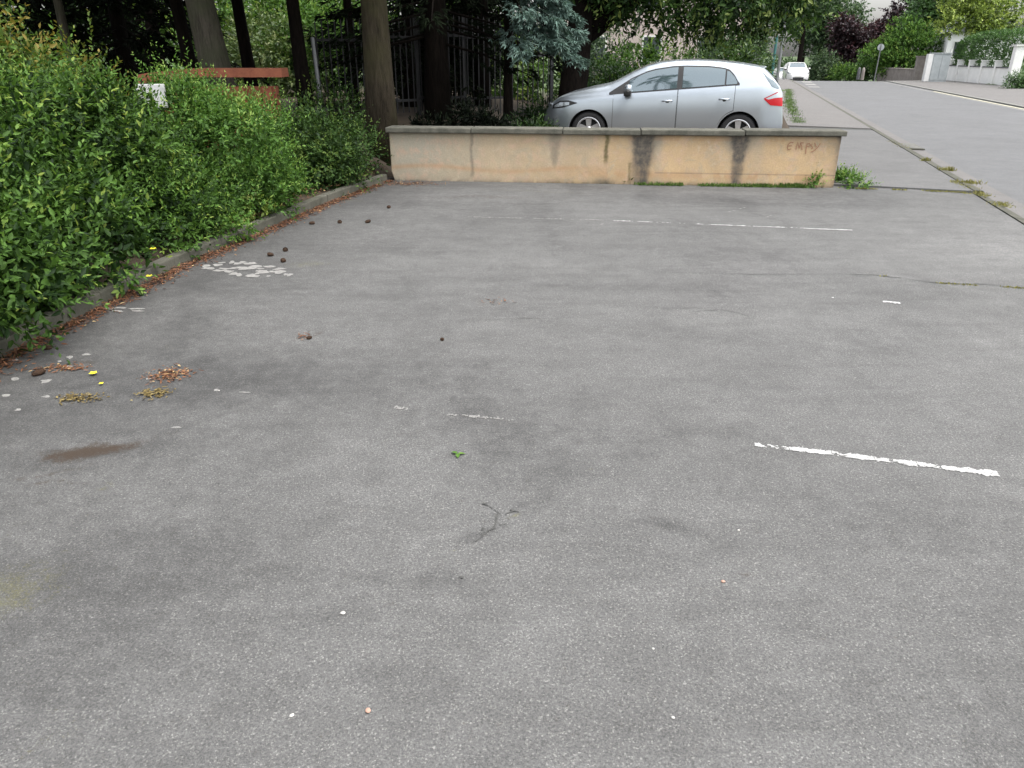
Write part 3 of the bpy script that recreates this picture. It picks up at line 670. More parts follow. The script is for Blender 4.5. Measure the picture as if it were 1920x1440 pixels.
# lower left corner is eroded back a little
Vf[:, 0] += (.04 * np.clip(1 - Vf[:, 2] / .12, 0, 1) * np.clip(1 - Vf[:, 0] / .3, 0, 1))
i = (np.arange(ny - 1)[:, None] * nx + np.arange(nx - 1)[None]).ravel(); Ff = np.stack([i, i + 1, i + nx + 1, i + nx], 1); nV = len(Vf); Fb = Ff[:, ::-1] + nV
rowi = np.arange(ny - 1) * nx; Fl = np.stack([rowi, rowi + nx, rowi + nx + nV, rowi + nV], 1); q = rowi + nx - 1; Fr = np.stack([q, q + nV, q + nx + nV, q + nx], 1)
t0 = (ny - 1) * nx + np.arange(nx - 1); Ft = np.stack([t0, t0 + 1, t0 + 1 + nV, t0 + nV], 1)
link('wall_body', np_mesh('wall_body', np.concatenate([Vf, Vb]), np.concatenate([Ff, Fb, Fl, Fr, Ft]), {'stain': np.concatenate([st.reshape(-1, 4)] * 2)}), M['wall_render'], wall)
joints = [-.04, up(885), up(1198), up(1390), WLEN + .05]; joints.insert(2, (joints[1] + joints[2]) / 2 + .1)
rng = np.random.default_rng(8)
for a_, b_ in zip(joints[:-1], joints[1:]):
    m = MB(); L = b_ - a_ - .008; m.box(((a_ + b_) / 2, WT / 2 - .01, WH + .036 + rng.normal(0, .004)), (L, WT + .10, .066), rng.normal(0, .002))
    m.build('coping_slab', M['coping'], wall, False, .012)
gm = MB()
def stroke(zp, wd=.012):
    pts = []
    for zx, zy in zp:
        u, z = wall_uv(1440 + zx / 12, 240 + zy / 12); pts.append(Vector((u, -.006, z)))
    vs = []
    for i, p in enumerate(pts):
        t = (pts[min(i + 1, len(pts) - 1)] - pts[max(0, i - 1)]).normalized(); s = Vector((-t.z, 0, t.x)); vs += [p - s * wd / 2, p + s * wd / 2]
    gm.add(vs, [(2 * i, 2 * i + 1, 2 * i + 3, 2 * i + 2) for i in range(len(pts) - 1)])
for zp in ([(570, 325), (500, 325), (450, 370), (430, 430), (450, 485), (520, 470)], [(440, 405), (540, 398)], [(625, 490), (640, 400), (665, 320), (690, 420), (700, 460)], [(705, 440), (735, 330), (755, 400), (765, 490)], [(735, 330), (800, 335)],
           [(845, 580), (855, 470), (875, 350)], [(872, 360), (930, 345), (955, 385), (920, 415), (870, 410)], [(1000, 355), (960, 380), (990, 420), (1010, 450), (960, 470)], [(1050, 330), (1065, 390), (1090, 430)], [(1175, 345), (1120, 430), (1060, 490), (1000, 530), (960, 540)]):
    stroke(zp)
gm.build('graffiti', M['graffiti'], wall)

# ================================================================== CARS
def car_paint(name, c, metal, rough=.32):
    g = NT(name); f = g.noise(3, 3, .5, g.tc()); g.base(g.ramp(f, [(.3, tuple(.96 * q for q in c)), (.7, c)]))
    g.set(Metallic=metal, Roughness=rough); g.b.inputs['Coat Weight'].default_value = .6; g.b.inputs['Coat Roughness'].default_value = .06; return g.m
M['silver'] = car_paint('silver_paint', (.51, .56, .61), .75, .28)
M['whitecar'] = car_paint('white_paint', (.68, .68, .68), 0)
def simple(name, c, rough=.5, metal=0, spec=.5):
    g = NT(name); f = g.noise(20, 2, .5, g.tc()); g.base(g.ramp(f, [(.3, tuple(q * .9 for q in c)), (.7, c)])); g.set(Roughness=rough, Metallic=metal); g.b.inputs['Specular IOR Level'].default_value = spec; return g.m
M['rubber'] = simple('rubber', (.018, .018, .019), .85); M['gap'] = simple('dark_gap', (.012, .012, .013), .8)
M['alloy'] = simple('alloy', (.6, .6, .61), .3, .75); M['glass'] = simple('tinted_glass', (.30, .36, .39), .04, .5, .9); M['glass'].node_tree.links.remove(M['glass'].node_tree.nodes['Principled BSDF'].inputs['Base Color'].links[0]); M['glass'].node_tree.nodes['Principled BSDF'].inputs['Base Color'].default_value = (.10, .145, .165, 1)
M['glass'].node_tree.nodes['Principled BSDF'].inputs['Coat Weight'].default_value = 1.0
M['glass'].node_tree.nodes['Principled BSDF'].inputs['Coat IOR'].default_value = 1.9
M['glass'].node_tree.nodes['Principled BSDF'].inputs['Coat Roughness'].default_value = .03
M['redlamp'] = simple('red_lamp', (.42, .012, .02), .12); M['lamp'] = simple('lamp_lens', (.35, .38, .4), .08, .5); M['plastic'] = simple('black_plastic', (.02, .02, .021), .55)
M['plate'] = simple('plate_white', (.7, .7, .66), .5)
TOP = np.array([(0, .50), (.02, .58), (.07, .68), (.16, .78), (.3, .87), (.517, .95), (.83, 1.03), (1.1, 1.085), (1.22, 1.115), (1.36, 1.18), (1.606, 1.31), (1.85, 1.416), (2.09, 1.475), (2.33, 1.503), (2.7, 1.512), (3.06, 1.5), (3.42, 1.465), (3.71, 1.42), (3.81, 1.39), (3.98, 1.235), (4.1, 1.10), (4.16, 1.0), (4.20, .72), (4.22, .58)])
def car_W(x):
    w_ = .88
    if x < .6: w_ *= 1 - .42 * ((.6 - x) / .6) ** 2.6
    if x > 3.75: w_ *= 1 - .16 * ((x - 3.75) / .47) ** 2.4
    return w_
def car_belt(x): return .925 + (x - 1.36) * .081
SECN = 8
def car_sec(x):
    zt = float(np.interp(x, TOP[:, 0], TOP[:, 1])); W = car_W(x); zb = .20 + .12 * max(0, (x - 3.7) / .52) + .06 * max(0, (.3 - x) / .3)
    zB = min(car_belt(x), zt - .055 - .02 * (x > .5)); g_ = zt - zB; k = min(1, g_ / .35)
    yB = .95 * W; yR = yB - .30 * max(0, g_ - .06) - .045; zR = zt - .02 - .045 * k
    C = [(0, zb), (.84 * W, zb), (.965 * W, zb + .1 * (zB - zb)), (W, zb + .48 * (zB - zb)), (.988 * W, zb + .84 * (zB - zb)), (yB, zB), (yR, zR), (yR * .72, zt - .012), (0, zt)]
    C = np.array(C); out = []
    E = np.vstack([C[0] * 2 - C[1], C, [-C[-2][0], C[-2][1]]])
    for i in range(1, len(C)):
        p0, p1, p2, p3 = E[i - 1], E[i], E[i + 1], E[i + 2]
        for j in range(SECN):
            t = j / SECN
            h_ = .5 * ((2 * p1) + (-p0 + p2) * t + (2 * p0 - 5 * p1 + 4 * p2 - p3) * t * t + (-p0 + 3 * p1 - 3 * p2 + p3) * t ** 3); out.append(h_)
    out.append(C[-1]); out = np.array(out); out[:, 0] = np.maximum(out[:, 0], 0); return out
def car_side(x, z):
    s = car_sec(x); s = s[SECN:7 * SECN]; zs = np.maximum.accumulate(s[:, 1]); return float(np.interp(z, zs, s[:, 0]))
def make_car(label, cat, paint, name='parked_car', plate=True, group=None):
    root = empty(name, (0, 0, 0), 0, label, cat, group)
    xs_ = np.unique(np.concatenate([TOP[:, 0], np.linspace(0, 4.22, 85), [.005, .01, 4.19, 4.21]])); secs = [car_sec(x) for x in xs_]; n = len(secs[0])
    m = MB(); vs = []
    for x, s in zip(xs_, secs):
        full = [(x, -y, z) for y, z in s] + [(x, y, z) for y, z in s[::-1][1:-1]]; vs += full
    k = len(full); fs = []
    for i in range(len(xs_) - 1):
        for j in range(k): fs.append((i * k + j, i * k + (j + 1) % k, (i + 1) * k + (j + 1) % k, (i + 1) * k + j))
    fs += [tuple(range(k)), tuple(range((len(xs_) - 1) * k, len(xs_) * k))[::-1]]
    m.add(vs, fs); body = m.build('body', [paint, M['gap']], root, True)
    cut = MB()
    for wx_ in (.88, 3.48):
        for sy in (-1, 1):
            n_ = 48; a = [(wx_ + .355 * math.cos(2 * math.pi * q / n_), .31 + .355 * math.sin(2 * math.pi * q / n_)) for q in range(n_)]
            y0, y1 = sorted((sy * .60, sy * 1.1)); vs = [(x, y0, z) for x, z in a] + [(x, y1, z) for x, z in a]
            cut.add(vs, [tuple(range(n_))[::-1], tuple(range(n_, 2 * n_))] + [(q, (q + 1) % n_, n_ + (q + 1) % n_, n_ + q) for q in range(n_)])
    co = cut.build('cut', [M['gap']], None)
    md = body.modifiers.new('b', 'BOOLEAN'); md.operation = 'DIFFERENCE'; md.object = co; md.solver = 'EXACT'; md.material_mode = 'TRANSFER'
    dg = bpy.context.evaluated_depsgraph_get(); me = bpy.data.meshes.new_from_object(body.evaluated_get(dg)); body.modifiers.clear(); old = body.data; body.data = me
    bpy.data.objects.remove(co); bpy.data.meshes.remove(old)
    try: me.set_sharp_from_angle(angle=R(32))
    except Exception: pass
    # wheels
    for wx_ in (.88, 3.48):
        for sy in (-1, 1):
            wh = empty('wheel', (wx_, sy * .76, .31)); wh.parent = root; wh.rotation_euler.z = 0 if sy < 0 else math.pi
            t = MB(); t.lathe([(.2, -.09), (.235, -.1), (.285, -.1), (.305, -.08), (.312, -.03), (.312, .05), (.30, .09), (.2, .1)], 36, axis='Y'); t.build('tyre', M['rubber'], wh, True)
            r_ = MB(); r_.lathe([(.215, -.085), (.225, -.095), (.21, -.1), (.195, -.085), (.19, -.05)], 36, axis='Y')
            for q in range(5):
                a = 2 * math.pi * q / 5 + .35; d_ = Vector((math.cos(a), 0, math.sin(a))); s_ = Vector((-d_.z, 0, d_.x)); o_ = Vector((0, -.075, 0))
                pts = [d_ * .03 - s_ * .035, d_ * .03 + s_ * .035, d_ * .2 + s_ * .055, d_ * .2 - s_ * .055]
                r_.add([p + o_ for p in pts] + [p + o_ + Vector((0, .03, 0)) for p in pts], [(0, 1, 2, 3), (7, 6, 5, 4), (0, 4, 5, 1), (1, 5, 6, 2), (2, 6, 7, 3), (3, 7, 4, 0)])
            r_.lathe([(.001, -.09), (.035, -.088), (.055, -.075), (.055, -.03)], 20, axis='Y'); r_.build('rim', M['alloy'], wh, False)
            h_ = MB(); h_.lathe([(.001, -.03), (.2, -.03)], 24, axis='Y'); h_.build('brake_disc', M['gap'], wh)
    def panel(nm, x0, x1, lo, hi, off, mat, parent, sides=(-1, 1), nx=24, nz=10, loc=None):
        outs = []
        for sy in sides:
            m = MB(); vs = []
            for i in range(nx + 1):
                x = x0 + (x1 - x0) * i / nx; a, b = lo(x), max(hi(x), lo(x) + .0005)
                for j in range(nz + 1):
                    z = a + (b - a) * j / nz; vs.append((x, sy * (car_side(x, z) + off), z))
            m.add(vs, [(i * (nz + 1) + j, (i + 1) * (nz + 1) + j, (i + 1) * (nz + 1) + j + 1, i * (nz + 1) + j + 1) for i in range(nx) for j in range(nz)])
            o = m.build(nm, mat, parent, True); outs.append(o)
        return outs
    I = lambda pts: (lambda x: float(np.interp(x, [p[0] for p in pts], [p[1] for p in pts])))
    beltl = lambda x: car_belt(x) + .012
    archf = lambda x: .31 + math.sqrt(max(0, .375 ** 2 - (x - 3.48) ** 2)) if abs(x - 3.48) < .375 else .31
    doors = [(1.30, 2.40, lambda x: .30, I([(1.30, .90), (1.36, .93), (2.4, car_belt(2.4) + .0)])), (2.418, 3.36, lambda x: max(.30, archf(x) + .012), lambda x: car_belt(x))]
    for x0, x1, lo, hi in doors:
        panel('door_seam', x0 - .006, x1 + .008, lambda x: lo(min(max(x, x0), x1)) - .008, lambda x: hi(min(max(x, x0), x1)), .0012, M['gap'], root)
        for o, sy in zip(panel('door', x0, x1, lo, hi, .004, paint, root), (-1, 1)):
            hx = x1 - .16; hz = .82 if x0 < 2 else .86; hb = MB(); y_ = car_side(hx, hz)
            hb.tube([(hx - .09, sy * (y_ + .008), hz), (hx - .06, sy * (y_ + .04), hz + .004), (hx + .06, sy * (y_ + .04), hz + .006), (hx + .09, sy * (y_ + .008), hz + .004)], [.012, .014, .014, .012], 8); hb.build('handle', paint, o, True)
            kb = MB(); kb.lathe([(.001, 0), (.03, 0)], 14, (hx, sy * (y_ + .006), hz - .012), 'Y'); kb.build('handle_recess', M['gap'], o)
    # side windows: black surround then glass
    roofl = lambda x: float(np.interp(x, [1.22, 1.45, 1.606, 1.85, 2.0, 2.3, 2.5, 2.9, 3.15, 3.25, 3.34, 3.4, 3.43], [.952, 1.10, 1.20, 1.308, 1.35, 1.395, 1.405, 1.40, 1.372, 1.34, 1.25, 1.15, 1.12]))
    panel('window_trim', 1.22, 3.43, lambda x: min(beltl(x) - .012, roofl(x)), roofl, .006, M['plastic'], root, nx=60)
    panel('window', 1.56, 2.385, lambda x: beltl(x) + .012, lambda x: roofl(x) - .022, .010, M['glass'], root)
    panel('window', 2.475, 3.18, lambda x: beltl(x) + .012, lambda x: roofl(x) - .022, .010, M['glass'], root)
    panel('window', 3.205, 3.385, lambda x: beltl(x) + .012, lambda x: roofl(x) - .03, .010, M['glass'], root)
    # windscreen and rear window on the top of the loft
    def topglass(nm, x0, x1, frac, off, mat, nx=20):
        m = MB(); vs = []; k_ = 6 * SECN
        for i in range(nx + 1):
            x = x0 + (x1 - x0) * i / nx; s = car_sec(x)[k_ + 1:]
            row = [(-y * frac, z) for y, z in s] + [(y * frac, z) for y, z in s[::-1][1:]]
            d_ = float(np.interp(x + .02, TOP[:, 0], TOP[:, 1]) - np.interp(x - .02, TOP[:, 0], TOP[:, 1])) / .04; nl = math.hypot(1, d_)
            vs += [(x - off * d_ / nl, y, z + off / nl) for y, z in row]
        w_ = len(row); m.add(vs, [(i * w_ + j, (i + 1) * w_ + j, (i + 1) * w_ + j + 1, i * w_ + j + 1) for i in range(nx) for j in range(w_ - 1)]); return m.build(nm, mat, root, True)
    topglass('windscreen', 1.25, 1.97, .93, .008, M['glass']); topglass('rear_window', 3.84, 4.10, .97, .008, M['glass'])
    # quarter of the rear window that wraps round the corner
    panel('rear_window', 3.74, 4.08, lambda x: float(np.interp(x, [3.74, 3.96, 4.08], [1.365, 1.075, 1.03])), lambda x: float(np.interp(x, [3.74, 3.81, 3.98, 4.08], [1.37, 1.335, 1.17, 1.06])), .008, M['glass'], root)
    sp = MB(); sp.box((3.79, 0, 1.385), (.15, 1.0, .022), 0, .9); sp.build('spoiler', paint, root, True, .008)
    wi = MB(); wi.tube([(4.13, -.05, 1.07), (4.10, -.2, 1.13), (4.03, -.45, 1.2)], .011, 6); wi.box((4.135, 0, 1.06), (.05, .09, .05)); wi.build('rear_wiper', M['plastic'], root)
    an = MB(); an.tube([(3.6, 0, 1.43), (3.68, 0, 1.5), (3.82, 0, 1.53)], [.008, .006, .004], 6); an.build('antenna', M['plastic'], root)
    # lamps
    panel('taillight', 3.86, 4.19, I([(3.86, .86), (3.97, .77), (4.19, .75)]), I([(3.86, .885), (3.93, .865), (4.03, .89), (4.19, .90)]), .012, M['redlamp'], root)
    panel('taillight_edge', 3.85, 4.07, I([(3.85, .868), (4.07, .975)]), I([(3.85, .885), (4.07, .992)]), .011, M['redlamp'], root)
    panel('headlight', .20, .66, I([(.2, .66), (.4, .685), (.66, .765)]), I([(.2, .72), (.34, .80), (.5, .815), (.66, .775)]), .010, M['plastic'], root)
    panel('headlight_lens', .23, .52, I([(.23, .68), (.52, .735)]), I([(.23, .71), (.34, .775), (.52, .785)]), .014, M['lamp'], root)
    for sy in (-1, 1):
        mr = MB(); yy = sy * (car_side(1.5, .96) + .0)
        mr.lathe([(.001, -.115), (.06, -.10), (.085, -.04), (.085, .05), (.06, .1), (.001, .112)], 14); q = [(1.56 + x * .75, yy + sy * .13 + z * .0 + y * 1.0 + sy * 0, 1.02 + z * .7) for x, y, z in mr.v]
        mr.v = q; o = mr.build('mirror', paint, root, True)
        ml = MB(); ml.tube([(1.52, yy - sy * .02, .95), (1.545, yy + sy * .08, .955), (1.56, yy + sy * .13, .965)], [.03, .045, .06], 8); ml.box((1.55, yy + sy * .12, .945), (.12, .15, .09), 0, 1.1); ml.build('mirror_base', M['plastic'], root, True, .01)
    # front: grille, bumper intake, plate
    gi = MB(); gi.box((.085, 0, .635), (.05, .62, .075)); gi.build('grille', M['plastic'], root, False, .012)
    gi = MB(); gi.box((.005, 0, .33), (.04, .86, .14)); gi.build('bumper_intake', M['plastic'], root, False, .02)
    if plate:
        gi = MB(); gi.box((-.006, 0, .47), (.012, .5, .11)); gi.build('number_plate', M['plate'], root)
    for sy in (-1, 1):
        gi = MB(); gi.box((.20, sy * .60, .70), (.16, .2, .1), -sy * .5); gi.build('front_lamp', M['lamp'], root, False, .02)
    return root
silver = make_car('silver grey five door hatchback parked side on behind the low tan wall', 'car', M['silver'])
CZ = .03
fw, rw = Vector((1.38, 14.2)), Vector((3.94, 13.65)); ca_ = math.atan2(rw.y - fw.y, rw.x - fw.x); ax = Vector((math.cos(ca_), math.sin(ca_))); nr_ = Vector((-ax.y, ax.x))
o_ = fw - ax * .88 + nr_ * .86; silver.location = (o_.x, o_.y, CZ + .03); silver.rotation_euler.z = ca_; silver.scale.z = .975
wc = make_car('white car seen head on, far up the road by the kerb', 'car', M['whitecar'])
q = PD(1496, 150, 66); wc.location = (q.x, q.y, float(road_z(toRS(q.x, q.y)[1]))); wc.rotation_euler.z = R(90) - RA + .06
w2 = copy_tree(wc); w2['label'] = 'small white car mostly hidden behind the one facing down the far road'; q = PD(1471, 150, 84); w2.location = (q.x, q.y, float(road_z(toRS(q.x, q.y)[1])))

# ================================================================== LEFT PLANTING
def sh(name, label, lst, base, h, r, n, per, L, W, mat, seed, **k):
    rng = np.random.default_rng(seed + 500); e = []
    for q in lst: e += lump(*q, rng)
    return shrub(name, label, 'shrub', e, base, h, r, n, per, L, W, M[mat], seed, **k)
GB = .1
ex = [((-2.9, 3.9, .25), (.6, .25, .3), .32, 12, .75), ((-2.95, 5.2, .5), (.45, -.2, .6), .35, 12, .8), ((-3.0, 6.2, .85), (.4, -.3, .85), .45, 14, .85), ((-2.95, 6.0, .8), (.2, -.3, .95), .5, 14, .9), ((-3.1, 4.6, 1.0), (.6, .1, .7), .4, 12, .8)]
sh('shrub', 'large mid green leafy shrub at the left edge of the photo, tallest along the kerb', [(-4.05, 3.8, .78, 1.2, 1.3, .82), (-3.95, 5.2, .82, 1.15, 1.1, .80), (-3.35, 4.3, .38, .62, 1.3, .42), (-3.3, 5.3, .4, .6, .9, .42)], (-4.0, 4.6), 1.4, .6, 4000, 10, .064, .027, 'lf_mid', 1, extra=ex[:3], nlong=50)
sh('shrub', 'mid green leafy shrub beside the pine straw, second from the left along the kerb', [(-3.75, 6.5, .62, 1.1, 1.15, .70), (-3.15, 6.7, .36, .6, .9, .4)], (-3.75, 6.7), 1.1, .5, 3000, 10, .054, .023, 'lf_mid', 2, extra=ex[3:], nlong=10, slen=(.16, .36))
sh('shrub', 'bright fresh green bushy shrub in front of the red garden wall', [(-3.3, 8.4, .55, 1.0, 1.15, .66), (-2.85, 8.3, .34, .55, .9, .38)], (-3.3, 8.5), 1.0, .5, 3000, 10, .048, .021, 'lf_bright', 3, tint0=.42, updir=.8, slen=(.16, .38), nlong=30)
sh('shrub', 'dark green low shrub between the bright bush and the brown tree trunk', [(-2.62, 9.85, .42, .66, .8, .50), (-2.3, 10.7, .32, .48, .5, .40), (-2.35, 9.7, .28, .5, .5, .3)], (-2.55, 10.1), .8, .6, 1500, 9, .05, .024, 'lf_dark', 4, tint0=.45, nlong=20)
sh('shrub', 'tall loose shrub with orange red young leaves behind the big green shrub', [(-5.4, 7.6, 1.05, 1.4, .9, 1.0)], (-5.4, 7.6), 1.9, .8, 1200, 9, .075, .034, 'lf_red', 5, tint0=.45, tipup=.4, updir=.9, slen=(.3, .6), nlong=60, longk=1.6)
sh('shrub', 'loose olive green shrub with yellowish tips beside the dark forest gap', [(-5.1, 9.2, .8, .75, .7, .75)], (-4.9, 9.2), 1.4, .7, 600, 9, .07, .032, 'lf_red', 6, tint0=.42, tipup=.35, updir=.8, slen=(.25, .5), extra=[((-4.75, 9.2, 1.3), (.1, 0, 1), .75, 22, .5), ((-4.9, 9.1, 1.3), (-.1, 0, 1), .6, 18, .6)])
def small_plant(name, label, px, py, h, r, n, L, W, mat, seed, z=.07, cat='plant', group=None):
    c = P(px, py, z); return shrub(name, label, cat, [(c.x, c.y, z + h * .45, r, r, h * .5)], (c.x, c.y, z), h, r * .6, n, 7, L, W, M[mat], seed, slen=(.08, .2), tint0=.55, zmin=z + .01, nst=5, inner=.3, voids=0)
small_plant('weed_plant', 'bright green toothed weed overhanging the kerb at the left edge of the photo', 40, 590, .26, .22, 60, .075, .035, 'lf_bright', 31)
small_plant('weed_plant', 'small bright weed on the kerb below the dark gap in the hedge', 236, 538, .12, .07, 16, .05, .025, 'lf_bright', 32)
small_plant('weed_plant', 'grassy weed spilling over the kerb left of the pine cones', 445, 440, .16, .16, 40, .05, .02, 'lf_bright', 33)
small_plant('weed_plant', 'leafy light green weed under the bright shrub', 530, 385, .32, .16, 46, .055, .03, 'lf_bright', 34)
small_plant('weed_plant', 'small yellow green weed near the foot of the bright shrub', 480, 410, .2, .12, 30, .05, .024, 'lf_yellow', 35)
# yellow flowers in the hedge edge and on the asphalt
def flower(px, py, z, lab, s=.028):
    c = P(px, py, z); m = MB()
    for k in range(5):
        a = 2 * math.pi * k / 5; d_ = Vector((math.cos(a), math.sin(a), .25)) * s; e = Vector((-math.sin(a), math.cos(a), 0)) * s * .42
        m.add([Vector((0, 0, 0)), d_ * .55 - e, d_, d_ * .55 + e], [(0, 1, 2, 3)])
    m.lathe([(s * .2, 0), (s * .16, .006), (.0005, .008)], 8); o = m.build('yellow_flower', M['yellow']); o.location = c; tag(o, lab, 'flower', 'yellow flowers near the hedge')
flower(175, 700, .012, 'yellow flower lying on the asphalt beside a pine cone', .024)
flower(280, 518, .12, 'small yellow flower low over the kerb'); flower(287, 467, .3, 'yellow flower among the hedge leaves above the kerb'); flower(1830 - 1640, 719, .01, 'pale yellow petal below the yellow flower on the asphalt', .014)
# leaf litter
def litter(name, pts, L, W, seed, label, mat='litter', tint=.45):
    rng = np.random.default_rng(seed); n = len(pts); D = rng.normal(0, 1, (n, 3)); D[:, 2] *= .15; N = rng.normal(0, .3, (n, 3)); N[:, 2] = 1
    o = leaves_mesh(name, np.asarray(pts, float), D, N, L * rng.uniform(.5, 1.4, n), W * rng.uniform(.6, 1.4, n), rng.normal(tint, .25, n), M[mat], None, .3, .1); return tag(o, label, 'leaf litter', None, 'stuff')
rng = np.random.default_rng(77); yk = rng.uniform(2.6, 10.6, 5200); q = np.abs(rng.normal(0, .07, 5200)); xk = kerb_x(yk) + .0 + q; keep = fbm(yk * 3, xk * 3, 6) > .33
litter('pine_straw', np.stack([xk, yk, .006 + rng.uniform(0, .022, 5200) * np.exp(-q / .06)], 1)[keep], .034, .009, 1, 'rust brown fallen needles and leaves gathered against the kerb', tint=.4)
yk = rng.uniform(7, 10.6, 900); xk = kerb_x(yk) - .12 - rng.uniform(0, .5, 900)
litter('pine_straw', np.stack([xk, yk, .11 + rng.uniform(0, .03, 900)], 1), .04, .012, 2, 'brown fallen leaves on the soil behind the kerb')
def pile(px, py, sx, sy, n, seed, label, mat='litter', tint=.55, L=.024):
    rng = np.random.default_rng(seed); c = P(px, py); pts = np.stack([c.x + rng.normal(0, sx, n), c.y + rng.normal(0, sy, n), rng.uniform(.004, .014, n)], 1); return litter('leaf_scatter', pts, L, .008, seed, label, mat, tint)
pile(316, 705, .055, .05, 260, 3, 'small heap of orange brown plant debris on the asphalt'); pile(288, 740, .04, .03, 150, 4, 'olive clump of plant debris below the orange brown heap', 'debris', .6); pile(150, 748, .06, .025, 170, 5, 'thin scatter of mossy brown debris near the lower left paint flakes', 'debris', .5)
pile(115, 692, .08, .025, 140, 6, 'reddish needle scatter beside the left pine cone'); pile(575, 632, .03, .03, 26, 7, 'few brown needles on the open asphalt'); pile(930, 566, .05, .04, 26, 9, 'few rust needles near the middle of the lot')
pile(770, 345, .25, .10, 420, 10, 'brown leaf litter at the left foot of the tan wall')
# pine cones
def cone_mesh():
    m = MB(); prof = [(.001, -.03), (.014, -.027), (.021, -.015), (.022, 0), (.018, .016), (.01, .028), (.001, .034)]; m.lathe(prof, 12)
    for i in range(46):
        t = i / 46; a = i * 2.399; z = -.027 + .056 * t; r = .022 * math.sin(math.pi * (.16 + .8 * t)) ** .6; d_ = Vector((math.cos(a), math.sin(a), 0)); s = Vector((-d_.y, d_.x, 0))
        c = d_ * r + Vector((0, 0, z)); k = .0085
        m.add([c - s * k, c + d_ * .008 + Vector((0, 0, .003)), c + s * k, c + d_ * .002 + Vector((0, 0, -.006))], [(0, 1, 2, 3)])
    return m
cones = [(535, 468, 'pine cone on the asphalt above the worn paint flakes, farthest of three close together'), (507, 477, 'dark pine cone touching the top of the worn paint flakes'), (531, 488, 'long pine cone lying flat right of the worn paint flakes'), (585, 418, 'pine cone at the end of the pine straw by the kerb'), (637, 416, 'middle pine cone of the row of three in front of the kerb'), (690, 415, 'right pine cone of the row of three in front of the kerb'),
         (729, 388, 'lone black pine cone in front of the tan wall foot'), (72, 698, 'brown pine cone among the left paint flakes'), (90, 650, 'brown pine cone in the pine straw at the left edge'), (580, 633, 'tiny dark cone on brown needles on open asphalt'), (829, 636, 'tiny dark cone fragment on the middle asphalt')]
c0 = None
for i, (px, py, lab) in enumerate(cones):
    if c0 is None: c0 = cone_mesh().build('pine_cone', M['cone']); o = c0
    else: o = c0.copy(); COL.objects.link(o)
    s = .5 if i >= 9 else (.85 if i < 7 else .9); p_ = P(px, py, .018 * s); o.location = p_; o.scale = (s, s * .85, s * (1 + .25 * math.sin(i * 3))); o.rotation_euler = (R(90) + .2 * math.sin(i), .3 * math.cos(i * 2), i * 1.7); tag(o, lab, 'pine cone', 'pine cones scattered on the lot')
# pebbles
for i, (px, py, s, mt, lab) in enumerate(((643, 1149, .011, 'pebble', 'white pebble alone on the lower left asphalt'), (547, 1341, .009, 'pebble', 'pale grey pebble near the bottom edge of the photo'), (690, 1332, .012, 'pebble_pink', 'pink pebble near the bottom edge of the photo'), (1356, 1090, .010, 'pebble_pink', 'orange tinted pebble right of the bottom middle'),
                                          (1385, 994, .007, 'pebble', 'small white chip below the bright painted line'), (1225, 1216, .006, 'pebble', 'tiny cream chip in the lower middle of the lot'), (1262, 1345, .007, 'pebble', 'tiny white chip close to the bottom centre'), (410, 732, .008, 'pebble', 'white chip right of the plant debris heap'))):
    bm = bmesh.new(); bmesh.ops.create_icosphere(bm, subdivisions=2, radius=s * .62); rng = np.random.default_rng(i)
    for v_ in bm.verts: v_.co.z *= .5; v_.co.x *= 1.25; v_.co *= rng.uniform(.88, 1.1)
    me = bpy.data.meshes.new('pebble'); bm.to_mesh(me); bm.free(); o = link('pebble', me, M[mt], None, True); o.location = P(px, py, s * .35); o.rotation_euler.z = i; tag(o, lab, 'pebble', 'pebbles on the asphalt')
# ---- weeds at the foot of the wall and in joints
def tuft(px, py, n, h, sx, sy, seed, label, mat='grass', z=0.0, tint=.45, name='grass_tuft', wd=.008):
    rng = np.random.default_rng(seed); c = P(px, py, z); o = empty(name, c, 0, label, 'weed'); pts = np.stack([rng.normal(0, sx, n), rng.normal(0, sy, n), 0 * rng.normal(0, 1, n)], 1); blades('blades', rng, pts, h, wd, M[mat], o, tint); return o
small_plant('weed_plant', 'dense upright green weed at the foot of the tan wall near its right end', 1522, 350, .17, .075, 70, .035, .018, 'lf_bright', 11, z=0)
tuft(1488, 351, 340, .06, .09, .025, 2, 'low green weed left of the upright one by the wall')
tuft(1430, 350, 240, .05, .14, .025, 3, 'low grass patch at the wall foot below the right dark stain')
tuft(1372, 349, 150, .04, .1, .02, 4, 'sparse grass at the wall foot left of the right dark stain')
tuft(1182, 343, 160, .16, .012, .012, 5, 'thin upright weed at the wall foot by the middle dark stain', tint=.3)
tuft(1110, 341, 200, .05, .09, .02, 6, 'mossy weed at the wall foot below the thin green stain', 'moss')
small_plant('weed_plant', 'leafy green weed at the corner between wall end and pavement', 1580, 345, .15, .11, 44, .04, .022, 'lf_bright', 7, z=0)
small_plant('weed_plant', 'low leafy weed on the pavement joint beside the wall corner', 1606, 352, .09, .16, 60, .035, .018, 'lf_bright', 8, z=0)
tuft(1572, 342, 60, .20, .02, .02, 9, 'tall thin weed with pale head against the wall end')
tuft(1737, 303, 70, .07, .05, .04, 10, 'small grass tuft in the road gutter, farthest of those by the kerb', 'moss', tint=.6)
tuft(1776, 321, 90, .07, .07, .04, 11, 'grass tuft in the gutter between two others', 'moss', tint=.6)
tuft(1815, 345, 120, .06, .10, .05, 12, 'grass tuft in the gutter just above the mossy joint', 'moss', tint=.6)
